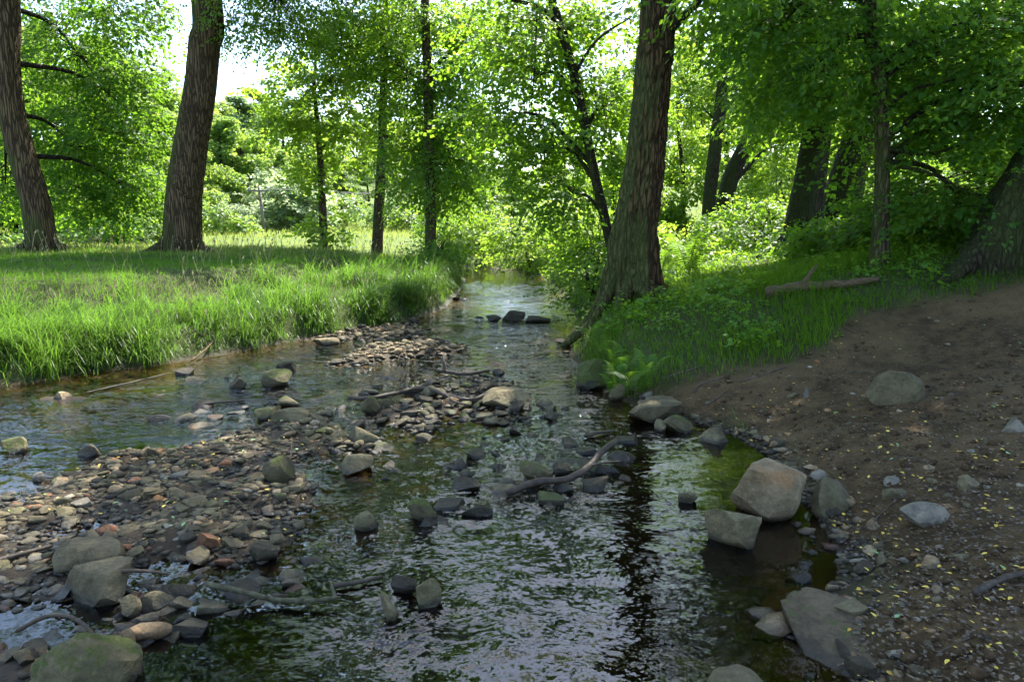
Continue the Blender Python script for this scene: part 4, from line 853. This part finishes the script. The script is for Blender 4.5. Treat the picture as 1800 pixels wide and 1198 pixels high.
B('boulder', 'rounded dark green stone left of the upright stone', 505, 716, 42, 17, 23, 'rock_green', 0.8, 7, 4, 0.3, z=0.0)
B('boulder', 'flat pale slab at the downstream end of the long driftwood branch', 888, 716, 88, 26, 24, 'rock', 0.7, 8, 4, 0.3, 0.1, 0.5, z=0.0)
B('boulder', 'largest dome-shaped boulder of the far trio in the stream', 903, 564, 42, 16, 25, 'rock_dark', 0.8, 7, 4, 0.25, z=0.0)
B('boulder', 'left small boulder of the far trio in the stream', 868, 564, 28, 9, 26, 'rock_dark', 0.8, 7, 4, 0.25, z=0.0)
B('boulder', 'right low boulder of the far trio in the stream', 946, 567, 46, 9, 27, 'rock_dark', 0.8, 7, 4, 0.25, z=0.0)
B('boulder', 'brown rounded stone, right one of the three stones in the near pool', 752, 1066, 50, 46, 28, 'rock_lightmoss', 0.75, 8, 4, 0.25, 0.3, z=0.0)
B('boulder', 'pointed pale stone, front one of the three stones in the near pool', 682, 1090, 42, 46, 29, 'rock', 0.7, 8, 4, 0.25, -0.5, z=0.0, lo=0.35, hi=0.7)
B('boulder', 'dark flat stone, back one of the three stones in the near pool', 712, 1042, 54, 24, 30, 'rock_dark', 0.7, 8, 4, 0.3, -0.2, z=0.0)
B('boulder', 'big mossy boulder at the bottom left corner', 128, 1230, 190, 105, 31, 'rock_green', 0.9, 8, 5, 0.25, 0.2, z=0.0)
B('boulder', 'flat pale slab overhanging the dark pool at lower left', 152, 1062, 128, 52, 32, 'rock', 0.8, 8, 4, 0.25, 0.25, 0.5, tilt=(0, -0.08))
B('boulder', 'cracked grey slab behind the overhanging pale slab', 142, 1006, 122, 42, 33, 'rock', 0.8, 9, 4, 0.3, -0.1, 0.5)
B('boulder', 'long smooth pale stone lying at the pool edge', 252, 1128, 90, 30, 34, 'rock_tan', 0.45, 5, 4, 0.25, 0.25, z=0.0)
B('boulder', 'dark stone under the left end of the long pale stone', 208, 1150, 50, 38, 35, 'rock_dark', 0.9, 7, 4, 0.3, z=0.0)
B('boulder', 'egg-shaped green-grey stone in the lower left pool', 224, 1088, 40, 36, 36, 'rock_lightmoss', 0.8, 6, 4, 0.2, 0.2, z=0.0)
B('boulder', 'oblong grey stone right of the egg-shaped stone', 272, 1074, 72, 30, 37, 'rock', 0.6, 6, 4, 0.25, 0.15, z=0.0)
B('boulder', 'rust-brown wedge-shaped stone at the edge of the gravel bar', 362, 972, 48, 36, 38, 'rock_rust', 0.8, 8, 4, 0.25, 0.2, z=0.01)
B('boulder', 'orange-red stone on the sunlit gravel', 180, 946, 46, 20, 39, 'rock_rust', 0.6, 6, 4, 0.25, 0.1)
B('boulder', 'reddish brown stone below the wedge-shaped rust stone', 460, 990, 48, 34, 40, 'rock_dark', 0.9, 7, 4, 0.3, z=0.0)
B('boulder', 'moss-cushioned rock at the water edge under the big trunk', 1052, 682, 84, 46, 41, 'moss', 0.9, 4, 4, 0.30, 0.2, lo=0.6, hi=0.9, rough=0.1)
B('boulder', 'pale pointed stone below the moss-cushioned rock', 1085, 704, 30, 28, 42, 'rock_lightmoss', 0.7, 8, 4, 0.25)
B('boulder', 'mossy stone in the left channel at the left edge', 18, 796, 50, 24, 43, 'rock_green', 0.8, 7, 4, 0.3, z=0.0)
B('boulder', 'dark rounded stone in the shallow left channel', 152, 802, 44, 20, 44, 'rock_dark', 0.8, 7, 4, 0.3, z=0.0)
B('boulder', 'pale stone breaking the water near the left bank', 102, 702, 30, 12, 45, 'rock_tan', 0.8, 7, 4, 0.3, z=0.0)
B('boulder', 'grey boulder cut off by the bottom edge right of centre', 1300, 1236, 116, 42, 46, 'rock', 0.8, 7, 4, 0.3, z=0.0)
B('boulder', 'flat stone in the water at the foot of the left grass bank', 568, 606, 52, 10, 47, 'rock', 0.8, 7, 4, 0.3, 0.0, 0.5, z=0.0)
B('boulder', 'white wet stone in the left channel before the gravel bar', 64, 846, 22, 14, 48, 'rock_blue', 0.8, 7, 4, 0.3, z=0.0)
B('boulder', 'small peaked stone in the green water left of the large pale boulder', 1210, 882, 34, 17, 49, 'rock', 0.8, 7, 4, 0.35, z=0.0)
B('boulder', 'pale wedge stone embedded in the earth, upper of the right slope', 1710, 860, 44, 22, 50, 'rock', 0.7, 8, 4, 0.4)
B('boulder', 'tan stone on the earth above the broad flat slab', 1640, 998, 36, 18, 51, 'rock_tan', 0.7, 6, 4, 0.3)
B('boulder', 'tilted light stone in the earth by the greenish boulder', 1580, 875, 50, 16, 52, 'rock', 0.7, 8, 4, 0.4)
B('boulder', 'brown stone near the earth scarp below the greenish boulder', 1538, 930, 24, 16, 53, 'rock_tan', 0.7, 6, 4, 0.3)
B('boulder', 'grey stone at the right edge half way up the earth slope', 1788, 760, 50, 22, 54, 'rock_blue', 0.7, 8, 4, 0.4)
B('boulder', 'thin upright white stone on the earth near the shaded grass', 1418, 700, 12, 20, 55, 'rock_blue', 0.7, 6, 4, 0.25)
B('boulder', 'small pale stone beside the thin upright white stone', 1396, 700, 22, 10, 56, 'rock_lightmoss', 0.7, 6, 4, 0.3)

STP = []
for k in range(14):
    cut = (6, 9, 12)[k % 3]; STP.append([rock_verts(300 + k, s, cut, 0.30, 0.75, 0.05) for s in (1, 2, 3)])
def zone_points(P, n, r): 
    lo, hi = P.min(0), P.max(0); x = r.uniform(lo[0], hi[0], n * 6); y = r.uniform(lo[1], hi[1], n * 6); k = inside(x, y, P); x, y = x[k][:n], y[k][:n]; return x + r.normal(0, 0.10, len(x)), y + r.normal(0, 0.10, len(x))
rst = np.random.default_rng(404)
allst = []     # x, y, z, sx, sy, sz, yaw, tiltx, tilty, proto, mat, zone
def add_stones(x, y, size, flat, mats, probs, zone, zmin=None, sink=0.25):
    z = terrain(x, y); 
    if zmin is not None: z = np.maximum(z, zmin)
    for k in range(len(x)):
        s = size[k]; e = rst.uniform(0.65, 1.0); f = rst.uniform(*flat); m = mats[int(rst.choice(len(mats), p=probs))]
        allst.append((x[k], y[k], z[k] + s * f * (0.5 - sink), s / 2, s * e / 2, s * f / 2, rst.uniform(0, 6.28), rst.normal(0, .14), rst.normal(0, .14), int(rst.integers(0, 14)), m, zone))
def logn(n, med, sg, lo, hi): return np.clip(np.exp(rst.normal(math.log(med), sg, n)), lo, hi)
x, y = zone_points(BARS[0][0], 7500, rst); k = (x > -1.05 * y - 0.5); x, y = x[k], y[k]
mixA = (['rock', 'rock_tan', 'rock_dark', 'rock_rust', 'rock_lightmoss', 'rock_blue'], [0.45, 0.11, 0.20, 0.02, 0.17, 0.05])
add_stones(x, y, logn(len(x), 0.036, 0.48, 0.015, 0.12), (0.22, 0.6), *mixA, 'bar')
for bi, n in ((1, 620), (2, 520)):
    x, y = zone_points(BARS[bi][0], n, rst); add_stones(x, y, logn(len(x), 0.06, 0.4, 0.03, 0.17), (0.3, 0.6), ['rock', 'rock_tan', 'rock_dark'], [0.45, 0.25, 0.3], 'isle')
P3 = zpoly([(590, 705), (700, 668), (860, 648), (915, 680), (975, 720), (1000, 760), (880, 790), (760, 830), (650, 840), (560, 800), (560, 740)])
x, y = zone_points(P3, 1300, rst); k = n2(x, y, 1.7, 2, 71.0) > -0.22; x, y = x[k], y[k]
add_stones(x, y, logn(len(x), 0.06, 0.5, 0.03, 0.19), (0.3, 0.65), ['rock', 'rock_dark', 'rock_green', 'rock_lightmoss', 'rock_tan'], [0.3, 0.42, 0.1, 0.12, 0.06], 'riffle', -0.03)
P4 = zpoly([(560, 800), (760, 820), (1010, 770), (1120, 760), (1100, 850), (980, 880), (800, 880), (720, 960), (560, 980)])
x, y = zone_points(P4, 420, rst); k = n2(x, y, 1.6, 2, 72.0) > 0.0; x, y = x[k], y[k]
add_stones(x, y, logn(len(x), 0.085, 0.45, 0.04, 0.22), (0.4, 0.75), ['rock', 'rock_dark', 'rock_green', 'rock_lightmoss'], [0.25, 0.5, 0.1, 0.15], 'riffle', -0.045)
P5 = zpoly([(0, 720), (150, 690), (330, 660), (480, 655), (470, 720), (300, 760), (150, 740), (0, 760)])
x, y = zone_points(P5, 260, rst); k = n2(x, y, 1.2, 2, 73.0) > 0.05; x, y = x[k], y[k]
add_stones(x, y, logn(len(x), 0.11, 0.4, 0.05, 0.28), (0.3, 0.6), ['rock', 'rock_dark', 'rock_tan'], [0.25, 0.6, 0.15], 'channel', -0.045)
P6 = zpoly([(640, 560), (800, 520), (1000, 520), (1010, 600), (990, 680), (900, 640), (700, 640)])
x, y = zone_points(P6, 50, rst); add_stones(x, y, logn(len(x), 0.16, 0.35, 0.08, 0.35), (0.25, 0.5), ['rock_dark'], [1.0], 'far', -0.06)
P7 = zpoly([(310, 985), (480, 985), (540, 950), (560, 990), (480, 1040), (330, 1100), (150, 1160), (0, 1140), (0, 1080), (200, 1060)])
x, y = zone_points(P7, 420, rst); k = n2(x, y, 1.8, 2, 74.0) > -0.1; x, y = x[k], y[k]
add_stones(x, y, logn(len(x), 0.055, 0.5, 0.025, 0.16), (0.4, 0.75), ['rock', 'rock_dark', 'rock_rust', 'rock_tan'], [0.35, 0.42, 0.12, 0.11], 'pool', -0.035)
# along the right shore and over the bare earth
sh = RIGHT[5:17]; sg = rst.integers(0, len(sh) - 1, 420); u = rst.random(420)[:, None]; q = sh[sg] * (1 - u) + sh[sg + 1] * u + np.abs(rst.normal(0, 0.16, (420, 1))) * np.array([[0.8, -0.3]])
add_stones(q[:, 0], q[:, 1], logn(420, 0.04, 0.5, 0.02, 0.13), (0.4, 0.7), ['rock', 'rock_tan', 'rock_dark', 'rock_blue'], [0.4, 0.2, 0.3, 0.1], 'shore')
y = np.exp(rst.uniform(math.log(2.2), math.log(10), 9000)); x = rst.uniform(0.25, 1.0, 9000) * (y + 1.0); z, d, left, ins, gr = terrain(x, y, True)
k = (dirt_amount(x, y) > 0.6) & ~ins & (d > 0.05); x, y = x[k][:2000], y[k][:2000]
add_stones(x, y, logn(len(x), 0.017, 0.62, 0.007, 0.10), (0.4, 0.7), ['rock', 'rock_tan', 'rock_blue', 'rock_dark'], [0.45, 0.2, 0.25, 0.1], 'earth', None, 0.38)
y = np.exp(rst.uniform(math.log(2.0), math.log(9), 14000)); x = rst.uniform(0.25, 1.0, 14000) * (y + 1.0); z, d, left, ins, gr = terrain(x, y, True)
k = (dirt_amount(x, y) > 0.5) & ~ins & (d > 0.03) & (n2(x, y, 1.5, 2, 78.0) > -0.25); x, y = x[k][:3800], y[k][:3800]
add_stones(x, y, logn(len(x), 0.020, 0.55, 0.008, 0.07), (0.5, 0.9), ['clod'], [1.0], 'clods', None, 0.3)
# stones lying on the bed
P8 = zpoly([(560, 1000), (1000, 880), (1300, 800), (1460, 960), (1420, 1100), (1480, 1198), (300, 1198), (330, 1110)])
x, y = zone_points(P8, 420, rst); add_stones(x, y, logn(len(x), 0.06, 0.45, 0.02, 0.16), (0.3, 0.6), ['rock_dark', 'rock_rust', 'rock_tan'], [0.6, 0.15, 0.25], 'bed')
app = np.array([s[3] / math.hypot(s[0], s[1], CAM_H) * (0.02 if s[11] == 'clods' else 0.25 if s[11] == 'bed' or s[2] + s[5] < 0.0 else 1.0) for s in allst]); order = np.argsort(-app)
CN = {'clod': 'earthy', 'rock': 'grey', 'rock_tan': 'tan', 'rock_dark': 'dark', 'rock_rust': 'rust-coloured', 'rock_lightmoss': 'olive-grey', 'rock_blue': 'bluish-grey', 'rock_green': 'mossy'}
ZN = {'bar': 'loose cobble on the gravel bar', 'isle': 'cobble on the low stone island upstream', 'riffle': 'wet stone standing in the midstream riffle', 'channel': 'stone in the shallow left channel', 'far': 'stone breaking the fast water upstream', 'pool': 'stone at the edge of the near left pool', 'shore': 'stone along the right water edge', 'earth': 'stone lying on the bare earth slope', 'bed': 'stone lying under water on the stream bed'}
LMK = [(1362, 880, 'large angular pale boulder'), (1288, 940, 'grey tapering boulder in the water'), (1515, 1090, 'broad half-buried slab'), (1636, 915, 'bluish triangular stone'), (1592, 690, 'lone mossy boulder on the slope'), (1154, 735, 'flat stepping slab'), (940, 840, 'pyramid-shaped mossy stone'), (742, 900, 'mossy boulder in the pool'), (640, 925, 'square-topped stone'), (623, 825, 'flat stone ending the bar'), (485, 830, 'bright green mossy stone'), (506, 742, 'long olive stone'), (482, 675, 'blocky boulder of the left channel'), (650, 720, 'upright mossy stone'), (888, 712, 'flat slab by the long branch'), (903, 562, 'far trio of boulders'), (715, 1060, 'three pool stones'), (128, 1180, 'bottom left mossy boulder'), (152, 1040, 'overhanging pale slab'), (142, 995, 'cracked grey slab'), (252, 1120, 'long pale stone'), (272, 1068, 'oblong grey stone'), (362, 960, 'rust-brown wedge stone'), (180, 940, 'orange-red stone'), (1055, 665, 'moss-cushioned rock'), (18, 790, 'mossy stone at the left edge'), (152, 795, 'dark rounded channel stone'), (700, 622, 'middle of the stone island'), (660, 585, 'bar under the left grass'), (330, 850, 'middle of the gravel bar'), (60, 900, 'left end of the gravel bar')]
LMP = np.array([at_z(a, c_)[:2] for a, c_, _ in LMK]); cnt = {}; COB = {}
for ix in order[:270]:
    s = allst[ix]; dv = np.array(s[:2]) - LMP; dist = np.hypot(dv[:, 0], dv[:, 1]); li = int(dist.argmin()); dx_, dy_ = dv[li]
    rel = ('right of' if dx_ > 0 else 'left of') if abs(dx_) > abs(dy_) else ('behind' if dy_ > 0 else 'in front of'); cnt.setdefault((li, rel, CN[s[10]]), []).append((dist[li], ix))
for (li, rel, cn), lst in cnt.items():
    for q_, (_, ix) in enumerate(sorted(lst)):
        COB[ix] = cn + ' stone ' + rel + ' the ' + LMK[li][2] + (', nearest to it' if q_ == 0 and len(lst) > 1 else ', %s nearest to it' % ORD[q_] if q_ else '')
SM = {}
for rank, ix in enumerate(order[:270]):
    s = allst[ix]; key = (s[9], s[10])
    if key not in SM:
        V, F = STP[s[9]][2]; SM[key] = make_mesh('cobble', V, None, F, {'var': np.full(len(V), 0.5)}, True); SM[key].set_sharp_from_angle(angle=math.radians(30)); SM[key].materials.append(M[s[10]])
    o = obj('cobble', SM[key]); o.location = s[:3]; o.scale = s[3:6]; o.rotation_euler = (s[7], s[8], s[6])
    tag(o, COB[ix], 'stone', CN[s[10]] + ' ' + ZN[s[11]].replace('cobble', 'cobbles').replace('stone ', 'stones '))
rest = {}
for ix in order[270:]:
    s = allst[ix]; big = app[ix] > 0.0085; V, F = STP[s[9]][1 if big else 0]
    c, sn = math.cos(s[6]), math.sin(s[6]); W = V * np.array(s[3:6]); W = W @ np.array([[c, sn, 0], [-sn, c, 0], [0, 0, 1]]); tx, ty = s[7], s[8]; W = W + np.stack([0 * W[:, 0], 0 * W[:, 0], W[:, 1] * tx - W[:, 0] * ty], -1)
    rest.setdefault(s[10], Acc()).add(W + np.array(s[:3]), None, F, rst.random())
for mname, a in rest.items():
    o = obj('gravel', a.mesh('gravel'), M[mname]); tag(o, 'crumbly clods of earth over the bare right bank' if mname == 'clod' else CN[mname] + ' pebbles of the gravel bars, shore and earth bank', kind='stuff')

# ------------------------------------------------------------------ driftwood, log, roots
rw_ = np.random.default_rng(55)
def wood(name, label, pts, w, mat='wood_wet', cat='branch', group=None, sides=9, lift=0.0, taper=0.55, forks=(), z=None, n=26, rough=0.22):
    P = []
    for p in pts:
        q = at_z(p[0], p[1], z) if z is not None else hit(p[0], p[1]); q = q.copy(); q[2] += lift + (p[2] if len(p) > 2 else 0); P.append(q)
    P = np.array(P); s = pxm(P[:, 1].mean()); r0 = 0.5 * w * s; b = P[0]
    C = catmull(P, n); C += np.stack([0 * C[:, 0], 0 * C[:, 0], 0.25 * r0 * fbm(C * 9, 2)], -1) + rw_.normal(0, 0.06 * r0, C.shape)
    rr_ = np.linspace(r0, r0 * taper, n) * (1 + 0.16 * fbm(np.stack([np.arange(n) * 0.7, np.full(n, r0 * 90), 0 * np.arange(n)], -1), 2)); rr_[-1] *= 0.35; rr_[0] *= 0.6; V, Qd, t = tube(C, rr_, sides, rough, rw_.uniform(0, 50)); a = Acc(); a.add(V, Qd, t)
    o = obj(name, a.mesh(name, True, b), M[mat], None, b); tag(o, label, cat, group)
    for f in forks:
        F = np.array([(at_z(p[0], p[1], z) if z is not None else hit(p[0], p[1])) + [0, 0, lift + (p[2] if len(p) > 2 else 0)] for p in f[0]]); C2 = catmull(F, 10); V, Qd, t = tube(C2, np.linspace(0.5 * f[1] * s, 0.25 * f[1] * s, 10), 7, rough, 3.0); a2 = Acc(); a2.add(V, Qd, t)
        obj('side_branch', a2.mesh('side_branch', True, b), M[mat], o)
    return o
wood('driftwood', 'thick bent driftwood branch lying in midstream by the pyramid-shaped stone', [(892, 866, 0.0), (945, 854, 0.03), (1000, 850, 0.035), (1035, 836, 0.07), (1060, 815, 0.10), (1086, 800, 0.12)], 15, 'wood_wet', taper=0.8, z=0.02, forks=[([(1035, 836, 0.07), (1062, 838, 0.10), (1092, 832, 0.09)], 5), ([(945, 854, 0.03), (930, 838, 0.08), (922, 822, 0.15)], 4)])
wood('driftwood', 'long wavy driftwood branch stranded across the riffle', [(612, 698), (640, 700), (690, 692), (740, 682), (785, 694), (820, 702), (860, 692), (895, 676)], 8.5, 'wood_wet', z=0.07, taper=0.8, forks=[([(785, 694), (800, 706), (830, 712)], 5), ([(690, 692), (705, 680, 0.05), (716, 668, 0.12)], 3.5), ([(860, 692), (880, 696, 0.03), (905, 700, 0.03)], 4)], n=40)
wood('driftwood', 'lichen-spotted stick lying across the near left pool', [(366, 1036, 0.03), (430, 1048, 0.02), (510, 1056, 0.0), (600, 1056, 0.02)], 13, 'wood_moss', z=0.03, taper=0.6, forks=[([(590, 1056, 0.01), (582, 1040, 0.05)], 8)])
wood('driftwood', 'short dark stick in the water above the three pool stones', [(584, 1030), (630, 1022), (674, 1012)], 11, 'wood_wet', z=0.02)
wood('driftwood', 'curved grey stick resting on the bottom left boulder', [(30, 1130, 0.05), (90, 1122, 0.10), (140, 1130, 0.10), (185, 1150, 0.04)], 10, 'wood_wet', z=0.06)
wood('driftwood', 'straight stick poking from the overhanging pale slab', [(190, 1010, 0.02), (250, 1010, 0.02), (300, 1008, 0.0)], 8, 'wood_wet', z=0.09)
wood('driftwood', 'thick stick on the gravel at the left edge', [(-40, 1004), (30, 985), (95, 968)], 13, 'wood_wet', lift=0.03)
wood('driftwood', 'dark stick half sunk in the left channel', [(345, 712), (385, 707), (430, 703)], 6, 'wood_wet', z=0.015)
wood('driftwood', 'snagged stick near the left grass bank', [(150, 690), (230, 672), (300, 655)], 3.6, 'wood_wet', z=0.02)
wood('driftwood', 'stick leaning from the grass into the stream', [(336, 634, 0.0), (365, 622, 0.08), (388, 606, 0.16)], 4, 'wood_dead', z=0.03)
wood('driftwood', 'dark snag with an upright stub in the upstream riffle', [(768, 650), (800, 655), (830, 656), (862, 650)], 8, 'wood_wet', z=0.04, forks=[([(781, 653), (781, 652, 0.08), (779, 650, 0.15)], 8)])
wood('driftwood', 'short flat stick at midstream right of the riffle stones', [(1028, 766), (1055, 760), (1080, 756)], 8, 'wood_wet', z=0.02)
wood('driftwood', 'thin stick on the earth at the right edge', [(1712, 1052, 0.02), (1755, 1030, 0.03), (1810, 1016, 0.03)], 18, 'wood_wet')
wood('fallen_log', 'weathered brown fallen log with a short stub in the shaded grass', [(1345, 527, 0.08), (1400, 518, 0.09), (1470, 515, 0.09), (1545, 500, 0.07)], 21, 'wood_dead', 'log', taper=0.5, forks=[([(1412, 518, 0.14), (1422, 512, 0.20), (1432, 508, 0.27)], 9)], sides=14, n=40)
wood('driftwood', 'twig on the earth right of the grass tuft', [(1482, 575), (1495, 582), (1506, 588)], 6, 'wood_dead', lift=0.01)
wood('driftwood', 'thin twig on the earth below the lone mossy boulder', [(1496, 724), (1515, 730), (1538, 737)], 4, 'wood_dead', lift=0.01)
wood('driftwood', 'twig across the gravel bar beside the green herbs', [(385, 872), (410, 880), (428, 895)], 5, 'wood_dead', lift=0.03)
wood('driftwood', 'bent bare twig standing by the bright green moss-covered stone', [(508, 820), (512, 806, 0.04), (514, 790, 0.10)], 2.6, 'wood_dead', z=0.06)
for pts, lb in [([(1218, 690), (1232, 676), (1262, 668), (1290, 655)], 'upper looping root on the washed earth bank'), ([(1240, 712), (1262, 700), (1275, 688)], 'short root hooked over the washed earth bank'), ([(1160, 668), (1200, 655), (1250, 640)], 'straight root below the shaded grass'), ([(1300, 672), (1340, 660), (1380, 646)], 'pale root lying across the upper earth slope'),
                ([(1520, 930), (1548, 905), (1570, 885)], 'dark root beside the brown stone on the earth'), ([(1560, 812), (1600, 806), (1640, 822)], 'thin root crossing the middle of the earth slope'), ([(1655, 985), (1690, 970), (1715, 955)], 'thin root right of the tan stone'), ([(1560, 1070), (1610, 1090), (1660, 1080)], 'root on the earth below the broad flat slab'), ([(1690, 1130), (1740, 1110), (1800, 1105)], 'root in the earth at the lower right corner'), ([(1640, 1160), (1670, 1140), (1700, 1150)], 'knotted root near the bottom right edge'), ([(1590, 1010), (1640, 1030), (1680, 1020)], 'faint root over the broad flat slab edge')]:
    wood('root', lb, pts, 5.5, 'root', 'root', 'bare roots in the right bank', lift=0.008, taper=0.5, sides=6, n=16)

# ------------------------------------------------------------------ leaf litter
def litter(n, region, size, vlo, vhi, r):
    x, y = region(n); z = terrain(x, y); n = len(x); h = r.uniform(0, 6.28, n); D = np.stack([np.cos(h), np.sin(h), r.normal(0, 0.15, n)], -1); N = np.stack([r.normal(0, .25, n), r.normal(0, .25, n), np.ones(n)], -1); N -= D * (N * D).sum(1)[:, None]; N /= np.linalg.norm(N, axis=1)[:, None]
    ok = z > 0.0; P = np.stack([x, y, z + 0.02 + 0.01 * r.random(n)], -1)
    V, Qd, T, nv = leaves(P[ok], D[ok], N[ok], (size * r.uniform(0.5, 1.3, n))[ok], True, 0.27); a = Acc(); a.add(V, Qd, T, np.repeat(r.uniform(vlo, vhi, ok.sum()), nv)); return a
rl = np.random.default_rng(8)
def reg_dirt(n):
    y = np.exp(rl.uniform(math.log(2.0), math.log(11), n * 3)); x = rl.uniform(0.2, 1.0, n * 3) * (y + 1.0); k = dirt_amount(x, y) > 0.35; x, y = x[k][:n], y[k][:n]; return x, y
o = obj('leaf_litter', litter(13000, reg_dirt, 0.020, 0.0, 0.58, rl).mesh('litter_brown', False), M['litter']); tag(o, 'brown leaf crumbs over the bare earth slope', kind='stuff')
def reg_yel(n):
    x, y = reg_dirt(n * 3); k = n2(x, y, 0.9, 2, 81.0) + 0.5 * sstep(1.6, 0.2, pdist(x, y, RIGHT)) > 0.12; return x[k][:n], y[k][:n]
o = obj('leaf_litter', litter(750, reg_yel, 0.024, 0.62, 0.88, rl).mesh('litter_yellow', False), M['litter']); tag(o, 'small fallen yellow leaves scattered on the right bank', kind='stuff')
o = obj('leaf_litter', litter(60, reg_dirt, 0.042, 0.92, 1.0, rl).mesh('litter_green', False), M['litter']); tag(o, 'few fallen green leaves on the bare earth', kind='stuff')
o = obj('leaf_litter', litter(170, lambda n: zone_points(BARS[0][0], n, rl), 0.03, 0.60, 1.0, rl).mesh('litter_bar', False), M['litter']); tag(o, 'odd yellow and green leaves caught on the gravel bar', kind='stuff')

# ------------------------------------------------------------------ utility pole and its wire
b = at_y(466, 436, 42.0); b[2] = gz(b[0], b[1]); tp = at_y(462, 328, 42.0); hp = tp[2] - b[2]
pole = empty('utility_pole', b); tag(pole, 'thin weathered wooden utility pole with crossarm at the meadow edge', 'pole')
V, Qd, t = tube(np.array([[0, 0, -0.4], [-0.05, 0, hp * 0.5], [-0.14, 0, hp]]), [0.11, 0.10, 0.085], 10); a = Acc(); a.add(V, Qd, t); obj('post', a.mesh('post'), M['pole'], pole)
def box(c, s):
    c = np.array(c, float); s = np.array(s, float) / 2; V = np.array([[i, j, k] for i in (-1, 1) for j in (-1, 1) for k in (-1, 1)]) * s + c
    return V, [[0, 1, 3, 2], [4, 6, 7, 5], [0, 4, 5, 1], [2, 3, 7, 6], [0, 2, 6, 4], [1, 5, 7, 3]]
a = Acc(); a.add(*box((-0.14, -0.12, hp - 0.25), (1.3, 0.09, 0.11))); arm = obj('crossarm', a.mesh('crossarm', False), M['pole'], pole)
for s in (-1, 1):
    V, Qd, t = tube(np.array([[-0.14, -0.12, hp - 0.85], [-0.14 + s * 0.45, -0.12, hp - 0.3]]), 0.025, 6); a = Acc(); a.add(V, Qd, t); obj('brace', a.mesh('brace'), M['pole'], pole)
    V, Qd, t = tube(np.array([[-0.14 + s * 0.58, -0.12, hp - 0.2], [-0.14 + s * 0.58, -0.12, hp - 0.14], [-0.14 + s * 0.58, -0.12, hp - 0.04]]), [0.03, 0.055, 0.04], 8); a = Acc(); a.add(V, Qd, t); obj('insulator', a.mesh('insulator'), M['ceramic'], arm)
for s, lb in ((-1, 'lower of the two thin wires running right from the pole crossarm'), (1, 'upper of the two thin wires running right from the pole crossarm')):
    A0 = b + [-0.14 + s * 0.58, -0.12, hp - 0.05]; B0 = A0 + [32, 14 + s * 0.8, 1.0]; u = np.linspace(0, 1, 20)[:, None]; C = A0 * (1 - u) + B0 * u - np.array([0, 0, 1]) * (u * (1 - u) * 3.0)
    V, Qd, t = tube(C, 0.012, 4); a = Acc(); a.add(V, Qd, t); o = obj('power_line', a.mesh('power_line', True, A0), M['wire'], None, A0); tag(o, lb, 'wire', 'wires on the pole')
